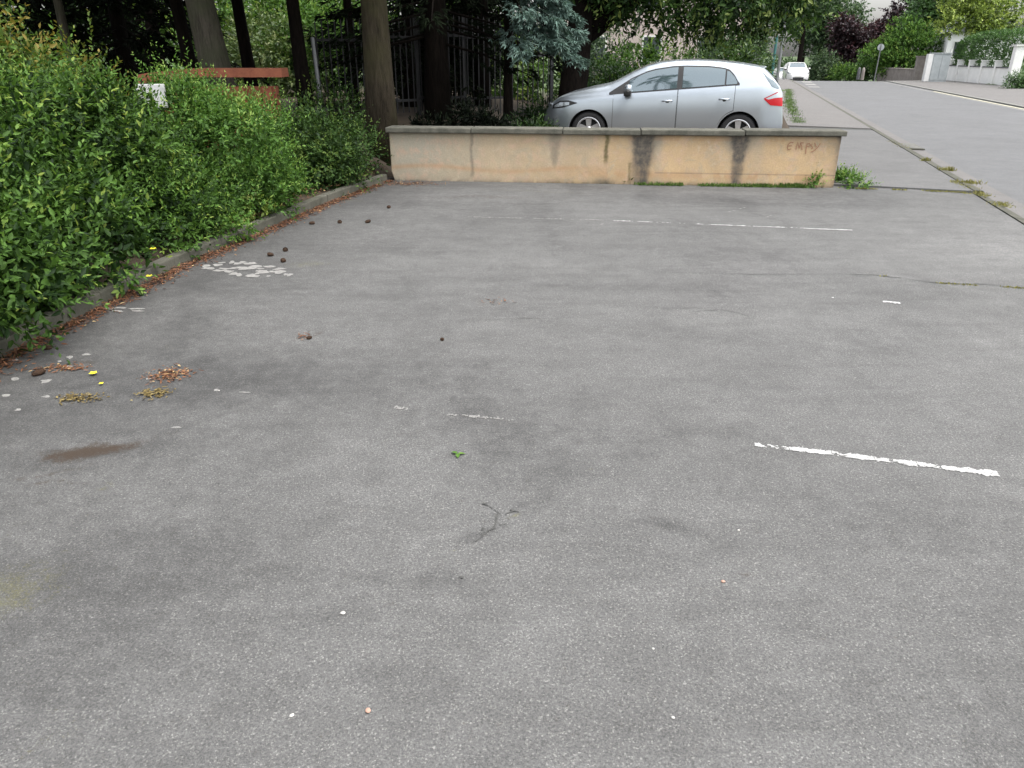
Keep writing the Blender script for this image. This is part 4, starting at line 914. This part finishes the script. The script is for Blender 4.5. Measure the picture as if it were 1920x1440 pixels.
def stuff_line(path, n, h, sp, seed, label, mat='moss', name='moss', tint=.5, wd=.008, z=0.0):
    rng = np.random.default_rng(seed); pts = []
    path = [P(*q) for q in path]; Ls = [(b - a).length for a, b in zip(path[:-1], path[1:])]; tot = sum(Ls)
    for (a, b), L in zip(zip(path[:-1], path[1:]), Ls):
        for k in range(int(n * L / tot)):
            p_ = a.lerp(b, rng.uniform()); 
            if float(vnoise(np.array(p_.x * 5), np.array(p_.y * 5), seed)) > .3: pts.append((p_.x + rng.normal(0, sp), p_.y + rng.normal(0, sp), z))
    o = blades(name, rng, pts, h, wd, M[mat], None, tint, .6); return tag(o, label, 'moss', None, 'stuff')
stuff_line([(1575, 353), (1700, 357), (1800, 361), (1850, 370)], 900, .022, .014, 1, 'thin mossy growth along the joint between lot and pavement')
stuff_line([(1790, 340), (1840, 365), (1885, 388)], 1200, .03, .05, 2, 'yellow green moss along the dropped kerb', tint=.65)
stuff_line([(1640, 516), (1660, 518)], 80, .014, .02, 3, 'moss in the crack on the right side of the lot'); stuff_line([(1755, 531), (1920, 541)], 260, .014, .012, 4, 'moss along the crack at the right edge of the lot')
stuff_line([(1660, 262), (1700, 280)], 300, .03, .05, 8, 'grassy growth in the gutter beyond the lot'); stuff_line([(1190, 347), (1560, 353)], 1500, .05, .022, 9, 'thin green growth along the wall foot', 'grass')
stuff_line([(1478, 170), (1480, 200), (1496, 236)], 3000, .07, .10, 10, 'grass strip beside the silver car tail', 'grass', z=.045)
c = P(858, 851, .006); rng = np.random.default_rng(3); o = leaves_mesh('fallen_leaf', np.zeros((3, 3)), np.array([[1, .2, .05], [-.6, .4, .1], [.1, -.9, .1]]), np.array([[0, .1, 1]] * 3), .035, .02, np.array([.8, .6, .7]), M['lf_bright']); o.location = c; tag(o, 'single bright green leaf lying on the asphalt', 'leaf')

# ================================================================== BEHIND THE HEDGE AND WALL
def gz(x, y): return float(ground_z(np.array(x), np.array(y)))
# red garden wall
a_, b_ = PD(282, 150, 12.2), PD(512, 135, 12.2); v = b_ - a_; rwl = empty('garden_wall', ((a_.x + b_.x) / 2, 12.3, 0), 0, 'low brick red wall with an overhanging red cap behind the hedge', 'wall')
m = MB(); m.box((0, 0, .5), (v.length, .16, 1.32)); 
for k in range(5): m.box((-v.length / 2 + .12 + k * (v.length - .24) / 4, -.1, .5), (.14, .06, 1.3))
m.build('wall_body', M['red_wall'], rwl)
m = MB(); n = 14; vs = []
for k in range(n + 1):
    x = (-v.length / 2 - .15) + (v.length + .3) * k / n; z = 1.20 + .09 * min(1, 2.6 * k / n) ** .8 
    for y, dz in ((-.2, 0), (.2, 0), (.17, .125), (-.17, .125)): vs.append((x, y, z + dz))
m.add(vs, [(4 * i + j, 4 * i + (j + 1) % 4, 4 * i + 4 + (j + 1) % 4, 4 * i + 4 + j) for i in range(n) for j in range(4)] + [(3, 2, 1, 0), tuple(4 * n + j for j in range(4))]); m.build('wall_cap', M['red_wall'], rwl, False)
# white board behind the hedge
q = PD(285, 180, 7.9); wb = empty('white_panel', (q.x, q.y, 0), .1, 'white weathered panel half hidden by leaves between the two hedge shrubs', 'panel'); m = MB(); m.box((0, 0, q.z), (.27, .03, .22)); m.build('board', M['panel'], wb, False, .006); m = MB(); m.box((-.06, .04, .6), (.04, .04, 1.25)); m.box((.06, .04, .6), (.04, .04, 1.25)); m.build('post', M['bark_brown'], wb)

# trees of the little wood: trunks visible, crowns above the frame
def ctree(px, D, dia, label, bark, seed, z0=3.3, h=11, rad=2.6, mat='lf_conifer', lean=0, nbr=46, per=30, **k):
    x = XD(px, D, 1.2); z = gz(x, D)
    return conifer('conifer_tree', label, (x - lean * 0, D, z), h, dia / 2, z0, rad, M[mat], M[bark], seed, nbr, lean=(lean, 0), **k)
BK = dict(sprL=.42, sprW=.09)
ctree(424, 13.2, .47, 'stout grey barked tree rising behind the red garden wall', 'bark_grey', 1, 3.6, 12, 3.0, lean=-1.2, **BK)
ctree(711, 11.75, .40, 'brown green barked tree standing at the left end of the tan wall', 'bark_brown', 2, 3.6, 11, 2.8, **BK)
ctree(571, 14.2, .24, 'thin black trunked tree standing just left of the pale fence post', 'bark_dark', 3, 3.6, 10, 2.0, nbr=26, lean=-.3, **BK)
ctree(473, 16.5, .24, 'thin black trunked tree right of the stout grey tree', 'bark_dark', 4, 3.6, 10, 2.0, nbr=26, lean=-.5, **BK)
ctree(662, 16.5, .19, 'thinnest black trunk left of the brown green barked tree', 'bark_dark', 5, 3.6, 9, 1.8, nbr=26, **BK)
ctree(370, 15.2, .24, 'black trunk touching the left side of the stout grey tree', 'bark_dark', 6, 3.2, 10, 2.4, lean=-.8, **BK)
ctree(140, 14.5, .16, 'slim grey trunk above the reddish shrub at the far left', 'bark_grey', 7, 2.9, 9, 2.4, **BK)
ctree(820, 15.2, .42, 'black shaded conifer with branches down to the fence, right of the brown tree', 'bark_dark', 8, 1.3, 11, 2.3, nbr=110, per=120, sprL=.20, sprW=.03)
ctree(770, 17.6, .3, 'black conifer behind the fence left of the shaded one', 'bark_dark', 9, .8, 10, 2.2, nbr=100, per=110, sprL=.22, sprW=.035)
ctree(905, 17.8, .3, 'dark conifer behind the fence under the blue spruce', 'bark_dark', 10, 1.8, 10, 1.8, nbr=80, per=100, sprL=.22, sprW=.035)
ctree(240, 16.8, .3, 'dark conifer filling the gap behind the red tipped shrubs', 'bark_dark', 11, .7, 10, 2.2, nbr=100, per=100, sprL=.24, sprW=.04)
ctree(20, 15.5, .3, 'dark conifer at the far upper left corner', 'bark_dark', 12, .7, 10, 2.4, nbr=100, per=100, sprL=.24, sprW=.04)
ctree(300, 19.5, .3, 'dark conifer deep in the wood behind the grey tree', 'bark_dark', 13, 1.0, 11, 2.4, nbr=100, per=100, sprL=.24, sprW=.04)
x = XD(952, 14.6, 2.5); conifer('blue_spruce', 'blue green spruce with drooping boughs over the fence left of the silver car', (x, 14.6, gz(x, 14.6)), 8, .08, 1.8, 1.3, M['lf_blue'], M['bark_dark'], 21, 64, .13, .020, 150, .5, tint0=.32, amin=-2.1, amax=.9)
# big dark leaning trunk with broad leaves over the car
rng = np.random.default_rng(9); E = []
for cx, cy, cz, rx, ry, rz in ((1.5, 17.2, 3.3, 1.0, 1.6, .9), (2.6, 17.0, 2.95, 1.1, 1.5, .85), (4.0, 17.2, 2.75, 1.3, 1.6, .9), (5.2, 17.4, 2.75, 1.1, 1.5, 1.0), (5.9, 17.6, 3.0, .75, 1.3, .9), (2.4, 17.2, 4.9, 2.6, 3, 1.3), (4.6, 17.4, 4.9, 1.9, 3, 1.3), (4, 18, 7, 3, 3, 1.8)): E += lump(cx, cy, cz, rx, ry, rz, rng, 8)
crown_tree('broadleaf_tree', 'big black trunked broadleaf tree whose green boughs hang over the silver car', (XD(1066, 16.6, 1.0), 16.6, gz(1.2, 16.6)), 3.2, .33, E, 5000, .14, .055, M['lf_chest'], M['bark_dark'], 15, lean=(.35, .4), per=8, slen=(.25, .55), tint0=.4, tintv=.28, nb=14, limb_r=.42, fill=.4, updir=-.25)
# fence
fa, fb_ = Vector((XD(597, 14.6), 14.6, 0)), Vector((XD(1036, 16.6), 16.6, 0)); fv = fb_ - fa; FL = fv.length; FA = math.atan2(fv.y, fv.x)
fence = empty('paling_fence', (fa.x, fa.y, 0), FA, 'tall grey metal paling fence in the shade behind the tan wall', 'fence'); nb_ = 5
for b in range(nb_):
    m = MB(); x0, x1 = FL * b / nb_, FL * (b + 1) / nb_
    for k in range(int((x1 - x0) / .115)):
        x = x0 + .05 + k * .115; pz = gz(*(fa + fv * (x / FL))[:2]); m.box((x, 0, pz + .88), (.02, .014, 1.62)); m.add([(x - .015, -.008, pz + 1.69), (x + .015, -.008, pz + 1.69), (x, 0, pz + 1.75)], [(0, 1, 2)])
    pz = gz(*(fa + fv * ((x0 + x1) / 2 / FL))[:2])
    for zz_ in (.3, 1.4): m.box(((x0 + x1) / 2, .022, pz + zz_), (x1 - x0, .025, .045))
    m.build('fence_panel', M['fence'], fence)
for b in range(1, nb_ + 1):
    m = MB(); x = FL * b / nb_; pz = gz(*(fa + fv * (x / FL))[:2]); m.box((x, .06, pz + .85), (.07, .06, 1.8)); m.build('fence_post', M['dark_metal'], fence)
q = PD(597, 165, 14.2); t_ = PD(586, 70, 14.2); m = MB(); m.tube([(q.x + .03, 14.2, .2), (t_.x, 14.2, t_.z)], .036, 10); o = m.build('metal_post', M['grey_metal']); tag(o, 'slim pale grey metal post at the left end of the fence', 'post')
# bank: ferns, stones, low plants
for i, (px, py, D, h, r, mt, lab) in enumerate(((880, 205, 13.4, .5, .35, 'lf_conifer', 'dark ferny plant on the bank behind the tan wall'), (925, 212, 13.0, .38, .35, 'lf_conifer', 'low dark green plant behind the wall left of the car nose'), (985, 215, 13.6, .35, .4, 'lf_dark', 'low plant beside the silver car front'), (800, 215, 13.2, .3, .35, 'lf_conifer', 'black green low plant beside the brown tree foot'), (1015, 180, 15.2, .5, .35, 'lf_dark', 'upright plant at the fence end beside the car bonnet'))):
    x = XD(px, D, .8); z = gz(x, D); shrub('bank_plant', lab, 'plant', [(x, D, z + h * .5, r, r, h * .55)], (x, D, z), h, r * .6, 120, 8, .12, .03, M[mt], 60 + i, slen=(.15, .35), tint0=.12, zmin=z, nst=6)
for i, (px, D, s, lab) in enumerate(((775, 12.4, .22, 'flat mossy stone just behind the left part of the wall'), (862, 12.6, .16, 'upright grey stone behind the wall'), (950, 14.2, .3, 'long pale stone on the bank left of the car'))):
    bm = bmesh.new(); bmesh.ops.create_icosphere(bm, subdivisions=2, radius=s); rng = np.random.default_rng(i + 90)
    for v_ in bm.verts: v_.co.z *= .6; v_.co *= rng.uniform(.85, 1.12)
    me = bpy.data.meshes.new('stone'); bm.to_mesh(me); bm.free(); o = link('stone', me, M['stone']); x = XD(px, D, .5); o.location = (x, D, gz(x, D) + s * (.9 if i < 2 else .4)); tag(o, lab, 'stone', 'stones on the bank')
# lit greenery beyond the fence
def bush(name, label, px, D, topy, r, n, L, W, mat, seed, per=8, cat='shrub', group=None, wide=1.0, z=None, tint0=.45):
    zt = PD(px, topy, D).z; x = XD(px, D, zt * .5); z = gz(x, D) if z is None else z; hh = zt - z; rng = np.random.default_rng(seed + 900)
    e = lump(x, D, z + hh * .5, r * wide, r, hh * .52, rng, 10); return shrub(name, label, cat, e, (x, D, z), hh * .8, r * .7, n, per, L, W, M[mat], seed, slen=(L * 2, L * 5), tint0=tint0, group=group, zmin=z, inner=.4)
bush('shrub', 'pale creamy green flowering shrub beyond the thin black trunks', 500, 22, 25, 1.6, 600, .12, .06, 'lf_pale', 41)
bush('shrub', 'light green shrub between the thin black trunk and the thinnest trunk', 615, 22.5, 10, 1.5, 600, .12, .06, 'lf_bright', 42)
bush('shrub', 'tall green tree like shrub far behind the grey tree', 450, 27, -60, 2.4, 600, .16, .08, 'lf_mid', 43)
bush('shrub', 'tall green shrub far behind the brown tree', 640, 28, -70, 2.6, 700, .16, .08, 'lf_mid', 44)
bush('shrub', 'green shrub at the far end behind the fence right of the black conifers', 985, 23, 60, 1.6, 400, .13, .06, 'lf_mid', 45)
bush('shrub', 'small dark bush in front of the fence left part', 640, 14.0, 150, .6, 220, .07, .03, 'lf_dark', 46)
bush('clipped_bush', 'rounded green bush between the big black trunk and the car roof', 1140, 20, 112, 1.1, 420, .08, .04, 'lf_clip', 47, wide=1.4)
bush('shrub', 'bright leafy shrub behind the car windscreen', 1195, 22, 72, .9, 300, .13, .06, 'lf_bright', 48)
bush('shrub', 'bluish green shrub beside the big black trunk', 1115, 23, 50, 1.0, 300, .12, .05, 'lf_far', 49)
bush('shrub', 'green shrub behind the rear of the silver car', 1370, 26, 72, 1.1, 340, .14, .07, 'lf_far', 50)
bush('shrub', 'dark green shrub behind the car roof', 1320, 24, 92, 1.6, 420, .13, .06, 'lf_dark', 51)
# pale house seen through the branches
hx = XD(1225, 42, 3); hs_ = empty('house', (hx, 42, gz(hx, 42)), -.15, 'pinkish grey rendered house glimpsed through the branches above the silver car', 'house')
m = MB(); m.box((0, 3, 2.6), (9, 6, 5.4)); m.build('wall', M['house_wall'], hs_)
m = MB(); m.add([(-4.9, -.4, 5.2), (4.9, -.4, 5.2), (4.9, 6.4, 5.2), (-4.9, 6.4, 5.2), (-4.9, 3, 8.2), (4.9, 3, 8.2)], [(0, 1, 5, 4), (2, 3, 4, 5), (0, 4, 3), (1, 2, 5), (3, 2, 1, 0)]); m.build('roof', M['roof'], hs_)
for wx_ in (-2.8, 0, 2.8):
    for wz in (1.5, 4.0):
        m = MB(); m.box((wx_, -.02, wz), (1.0, .06, 1.3)); o = m.build('window', M['trim'], hs_); m = MB(); m.box((wx_, -.055, wz), (.84, .03, 1.14)); m.build('pane', M['window'], o)
# poles by the road on the left
q = PD(1457, 150, 34); m = MB(); m.tube([(q.x, 34, -.2), (q.x, 34, 3.2), (q.x + .05, 34, 6.5)], [.07, .06, .045], 10); o = m.build('lamp_post', M['grey_metal']); tag(o, 'slim grey lamp post right of the silver car roof', 'lamp post')
q = PD(1446, 150, 30); m = MB(); m.tube([(q.x, 30, -.2), (q.x, 30, 2.25)], .05, 10); o = m.build('teal_post', M['teal']); tag(o, 'short teal post beside the grey lamp post', 'post')
# ---- right hand side of the road
WZ = .07
wa, wb_ = P(1888, 163, 0), P(1770, 151.5, 0); v = wb_ - wa; WWA = math.atan2(v.y, v.x); L = v.length; vn = v.normalized(); nn_ = Vector((-vn.y, vn.x, 0))
if nn_.x > 0: nn_ = -nn_
ww = empty('garden_wall', wa - nn_ * .1, WWA, 'white rendered garden wall with piers and grey caps across the road', 'wall')
m = MB(); m.box((L / 2, 0, .45), (L, .2, .95)); m.build('wall_body', M['white_wall'], ww); m = MB(); m.box((L / 2, 0, .95), (L, .3, .05)); m.build('wall_cap', M['slate_cap'], ww)
for k in range(6):
    m = MB(); m.box((.1 + k * (L - .2) / 5, 0, .62), (.2, .36, 1.3)); m.box((.1 + k * (L - .2) / 5, 0, 1.29), (.26, .42, .05)); m.build('wall_pier', M['white_wall'], ww)
q = P(1893, 165, 0); gp = empty('gate_pier', q, WWA, 'tall white gate pier at the near end of the white garden wall', 'gate pier'); m = MB(); m.box((0, 0, .95), (.42, .42, 2.1)); m.build('pier', M['white_wall'], gp); m = MB(); m.box((0, 0, 2.04), (.54, .54, .08)); m.build('cap', M['trim'], gp)
def hedge_line(name, label, a, b, depth, z0, z1, n, L, W, mat, seed, per=8):
    rng = np.random.default_rng(seed); a, b = np.array(a), np.array(b); t = nrm((b - a)[None])[0]; back = np.array([-t[1], t[0], 0]);
    if back[0] < 0: back = -back
    u = rng.uniform(0, 1, n); face = rng.choice(4, n, p=[.55, .3, .08, .07]); d = rng.uniform(0, depth, n); z = rng.uniform(z0, z1, n); N = np.tile(-back, (n, 1))
    d[face == 0] = np.abs(rng.normal(0, .1, (face == 0).sum())); k = face == 1; z[k] = z1 - np.abs(rng.normal(0, .07, k.sum())); N[k] = (0, 0, 1)
    u[face == 2] = 0; N[face == 2] = -t; u[face == 3] = 1; N[face == 3] = t; sag = (.35 * np.clip(u * 4 - 3, 0, 1) ** 2 + .2 * np.clip(1 - d / .4, 0, 1)) * (z - z0) / (z1 - z0)
    Pw = a + (b - a) * u[:, None] + back * d[:, None]; Pw[:, 2] = z - sag + .12 * (fbm(u * 14, z * 1.5, seed) - .5); c = Vector((a + b) / 2 + back * depth / 2); c.z = 0; root = empty(name, c, 0, label, 'hedge')
    A = list(shoots(rng, Pw, N + rng.normal(0, .4, N.shape) + np.array([0, 0, .3]), rng.uniform(.12, .3, n), per, L, W, .42, .2, .25)); A[0] = A[0] - np.array(c); leaves_mesh('foliage', *A, M[mat], root)
    m = MB()
    for k in range(8): p_ = Vector(a + (b - a) * (k + .5) / 8 + back * depth / 2) - c; m.tube([(p_.x, p_.y, -.2), (p_.x, p_.y, z1 * .85)], [.05, .02], 6)
    m.build('stem', M['bark_dark'], root); return root
hedge_line('hedge', 'clipped green hedge standing above the white garden wall', wa - nn_ * .35, wb_ - nn_ * .35, 1.4, .85, 2.75, 3000, .10, .055, 'lf_clip', 71)
bush('clipped_bush', 'green bush growing at the foot of the white gate pier at the right edge', 1918, 40.5, 138, .9, 420, .09, .045, 'lf_clip', 72, z=0)
# utility cabinet
q = P(1750, 154, 0); cb = empty('utility_cabinet', q, -RA + .05, 'tall grey utility cabinet with a white side beside the white garden wall', 'cabinet')
m = MB(); m.box((.14, 0, .84), (1.02, .5, 1.64)); m.build('cabinet_body', M['cabinet'], cb, False, .02); m = MB(); m.box((-.52, -.02, .84), (.28, .54, 1.6)); m.build('side_panel', M['cabinet_white'], cb, False, .01)
for k in (-.1, .38): m = MB(); m.box((k, -.256, .84), (.44, .02, 1.4)); m.build('door', M['cabinet'], cb, False, .006)
m = MB(); m.box((.1, 0, 1.69), (1.2, .58, .05)); m.build('cabinet_roof', M['cabinet'], cb)
q = P(1771, 153, 0); m = MB(); m.tube([q, q + Vector((0, 0, 1.95))], .05, 8); o = m.build('wooden_post', M['trim']); tag(o, 'pale slim post between the utility cabinet and the white wall', 'post')
# stone wall and its pier, big rounded hedge
a_, b_ = P(1716, 148, 0), PD(1648, 150, 66); b_.z = 0; v = b_ - a_; sw = empty('stone_wall', a_, math.atan2(v.y, v.x), 'low grey brown stone wall left of the utility cabinet', 'wall'); L = v.length
m = MB(); m.box((L / 2, 0, .1), (L, .35, 1.0)); m.build('wall_body', M['stone'], sw); m = MB(); m.box((L / 2, 0, .63), (L + .1, .42, .07)); m.build('wall_cap', M['stone'], sw)
q = P(1722, 149, 0); sp_ = empty('stone_pier', q, -RA, 'square stone gate pier beside the utility cabinet', 'gate pier'); m = MB(); m.box((0, 0, .7), (.7, .7, 1.5)); m.build('pier', M['stone'], sp_); m = MB(); m.box((0, 0, 1.48), (.8, .8, .09)); m.build('cap', M['stone'], sp_)
q = PD(1713, 60, 64); rng = np.random.default_rng(3); ee = lump(q.x, 65, 1.9, 2.7, 2.4, 2.0, rng, 10, .5)
shrub('hedge', 'big rounded green hedge above the stone wall', 'hedge', ee, (q.x, 65, -.3), 3, 1.5, 2200, 8, .15, .085, M['lf_bright'], 73, slen=(.25, .5), tint0=.45, zmin=.0)
bush('conifer_shrub', 'narrow bright green conical shrub behind the road sign', 1662, 69, 98, .9, 260, .15, .08, 'lf_bright', 74, z=-.4); bush('shrub', 'green shrub just left of the road sign', 1622, 70, 108, 1.4, 340, .16, .09, 'lf_clip', 75, z=-.5); bush('shrub', 'low bright shrub at the crest of the road', 1588, 70, 126, 1.2, 300, .15, .08, 'lf_bright', 76, z=-.6); bush('shrub', 'olive green shrub right of the white car', 1545, 72, 105, 1.6, 460, .17, .1, 'lf_far', 77, z=-.7)
# road sign (seen from behind)
sg = P(1639, 151, -.02); so = empty('road_sign', sg, -RA, 'round road sign on a grey pole seen from behind at the crest of the road', 'road sign'); m = MB(); m.tube([(0, 0, -.3), (.05, 0, 2.3)], .035, 8); m.build('pole', M['grey_metal'], so); m = MB(); m.lathe([(.001, -.01), (.21, -.01), (.21, .01), (.001, .01)], 24, (.05, .05, 2.08), 'Y'); m.build('sign_plate', M['cabinet'], so)
for i, (px_, D_, c_, lab) in enumerate(((1608, 62, 'slate_cap', 'dark bollard at the crest of the road'), (1616, 61, 'stone', 'stubby stone post right of the dark bollard'))):
    q = PD(px_, 150, D_); m = MB(); m.lathe([(.12, 0), (.11, .7), (.07, .85), (.001, .88)], 12); o = m.build('bollard', M[c_], None, True); o.location = (q.x, q.y, -.15); tag(o, lab, 'bollard')
# yellow green shrub tree, white house bit
q = PD(1880, 30, 52); rng = np.random.default_rng(4); ee = []
for dx, dy, cz, r_ in ((-.2, 0, 3.6, 1.3), (-1.7, .4, 3.7, 1.1), (1.1, .5, 3.5, 1.3), (.3, .6, 4.8, 1.6), (-1.2, 1, 4.9, 1.3), (2.4, .4, 3.6, 1.2)): ee += lump(q.x + dx, 54 + dy, cz, r_, r_, r_ * .8, rng, 7)
crown_tree('yellow_tree', 'golden yellow green leafy tree above the clipped hedge', (q.x, 54.5, 1), 2.6, .15, ee, 1200, .17, .1, M['lf_yellow'], M['bark_brown'], 81, per=8, slen=(.25, .6), tint0=.5, tintv=.25)
q = PD(1815, 72, 60); wh = empty('house', (q.x + 1.9, 61, .7), -.3, 'white house corner showing between the golden tree and the hedge', 'house'); m = MB(); m.box((0, 3, 1.15), (5, 6, 2.5)); m.build('wall', M['white_house'], wh); m = MB(); m.add([(-2.8, -.3, 2.4), (2.8, -.3, 2.4), (2.8, 6.3, 2.4), (-2.8, 6.3, 2.4), (0, -.3, 4.2), (0, 6.3, 4.2)], [(0, 1, 4), (2, 3, 5), (0, 4, 5, 3), (1, 2, 5, 4), (3, 2, 1, 0)]); m.build('roof', M['roof'], wh)
m = MB(); m.box((-1.6, -.03, 1.3), (1.0, .06, 1.1)); o = m.build('window', M['trim'], wh); m = MB(); m.box((-1.6, -.07, 1.3), (.84, .03, .94)); m.build('pane', M['window'], o)
# far trees
def ftree(name, label, px, D, cy_px, r, hz, n, mat, seed, L=.34, W=.2, wide=1.0, tr=.25, tint0=.42, lo=None):
    q = PD(px, cy_px, D); rng = np.random.default_rng(seed + 40); ee = []; zc = q.z
    for k in range(6): a = rng.uniform(0, 6.28); ee += lump(q.x + math.cos(a) * r * .45 * wide, D + math.sin(a) * r * .4, zc + rng.uniform(-.5, .6) * hz, r * .62 * wide, r * .62, hz * .55, rng, 6)
    gz_ = gz(q.x, D); return crown_tree(name, label, (q.x, D, gz_), max(1.5, zc - gz_), tr, ee, n, L, W, M[mat], M['bark_dark'], seed, per=7, slen=(.5, 1.1), tint0=tint0, tintv=.22)
G = None
ftree('tree', 'tall green tree right behind the white car up the road', 1540, 92, 60, 5, 5.5, 1500, 'lf_far', 91)
ftree('tree', 'green tree left of the white car with loose top', 1515, 78, 0, 2.6, 2.6, 600, 'lf_far', 92)
ftree('tree', 'pale green tree top below the bright patch of sky', 1520, 110, 10, 3.2, 5, 700, 'lf_far', 93)
ftree('purple_tree', 'dark purple leaved tree in the middle distance left of the road sign', 1582, 82, 86, 2.5, 2.3, 1100, 'lf_purple', 94, .3, .18)
ftree('purple_tree', 'reddish purple leaved tree right of the sky gap', 1664, 84, 70, 2.4, 2.6, 1000, 'lf_purple', 95, .3, .18, tint0=.6)
ftree('purple_tree', 'largest blackish purple tree filling the top right background', 1772, 78, -10, 4.3, 4.2, 1700, 'lf_purple', 96, .3, .18, tint0=.3)
ftree('tree', 'mid green tree between the purple tree and the golden one', 1765, 70, 25, 2.9, 3.2, 1000, 'lf_clip', 97, .26, .15)
ftree('tree', 'green tree above the road crest behind the purple trees', 1630, 104, 112, 4, 2.4, 700, 'lf_far', 98)
ftree('tree', 'dark green tree behind the golden tree at the top right corner', 1860, 68, -60, 4, 3, 900, 'lf_clip', 99, .26, .15)
ftree('tree', 'green tree behind the lamp post', 1405, 60, 30, 2.2, 3.4, 600, 'lf_far', 100, .26, .15)
ftree('tree', 'bluish green distant tree low between car roof and the lamp post', 1370, 80, 60, 3.2, 4, 600, 'lf_far', 101)
ftree('tree', 'dark broad tree far behind the black conifers', 820, 32, 20, 4, 4.2, 900, 'lf_dark', 102, .26, .15)
ftree('tree', 'dark broad tree behind the red garden wall, deep in the wood', 250, 30, 10, 4.5, 4.2, 900, 'lf_dark', 103, .26, .15)
ftree('tree', 'green broad tree deep in the wood behind the thin trunks', 560, 36, 0, 5, 4.5, 900, 'lf_mid', 104, .26, .15)

# more of the wood, then an added conifer behind the camera
ftree('tree', 'dark tree behind the red tipped shrubs at the upper left corner', 60, 26, 30, 4, 3.6, 900, 'lf_dark', 105, .2, .11, tint0=.1)
ftree('tree', 'dark tree beyond the left edge of the wood', -160, 22, 20, 4, 3.6, 700, 'lf_dark', 106, .2, .11, tint0=.1)
bush('shrub', 'black green evergreen bush behind the fence right of the brown tree', 800, 19.5, -20, 1.7, 900, .09, .035, 'lf_conifer', 107)
bush('shrub', 'black green evergreen bush behind the fence under the spruce', 895, 20.5, 20, 1.0, 600, .09, .035, 'lf_conifer', 108)

ftree('tree', 'low far green tree seen between the lamp post and the white car', 1462, 105, 134, 3.0, 1.6, 420, 'lf_far', 109)
bush('shrub', 'black green evergreen bush just behind the fence beside the brown tree', 760, 18.6, 40, .9, 700, .08, .03, 'lf_conifer', 110)
bush('shrub', 'black green evergreen bush just behind the middle of the fence', 850, 18.9, 30, 1.0, 800, .08, .03, 'lf_conifer', 111)

conifer('conifer_tree', 'tall conifer added behind the camera to darken the car window reflection', (-4.2, -6.0, 0), 21, .3, 6.0, 5.2, M['lf_dark'], M['bark_brown'], 132, 64, .5, .12, 34, .35)  # unseen tree, added to throw a dark reflection into the car window

# cast cover in the gutter just past the lot
q = P(1692, 273, 0); q = RS(3.27, toRS(q.x, q.y)[1] + .3); dc = empty('drain_cover', (q.x, q.y, -.056), -RA, 'pale green grey drain cover in the road gutter beyond the lot', 'drain cover')
m = MB(); m.box((0, 0, .012), (.32, .95, .02)); m.build('frame', M['kerb'], dc, False, .004)
m = MB()
for k in range(9): m.box((0, -.4 + k * .1, .026), (.26, .06, .014))
m.build('grate', M['far_kerb'], dc)
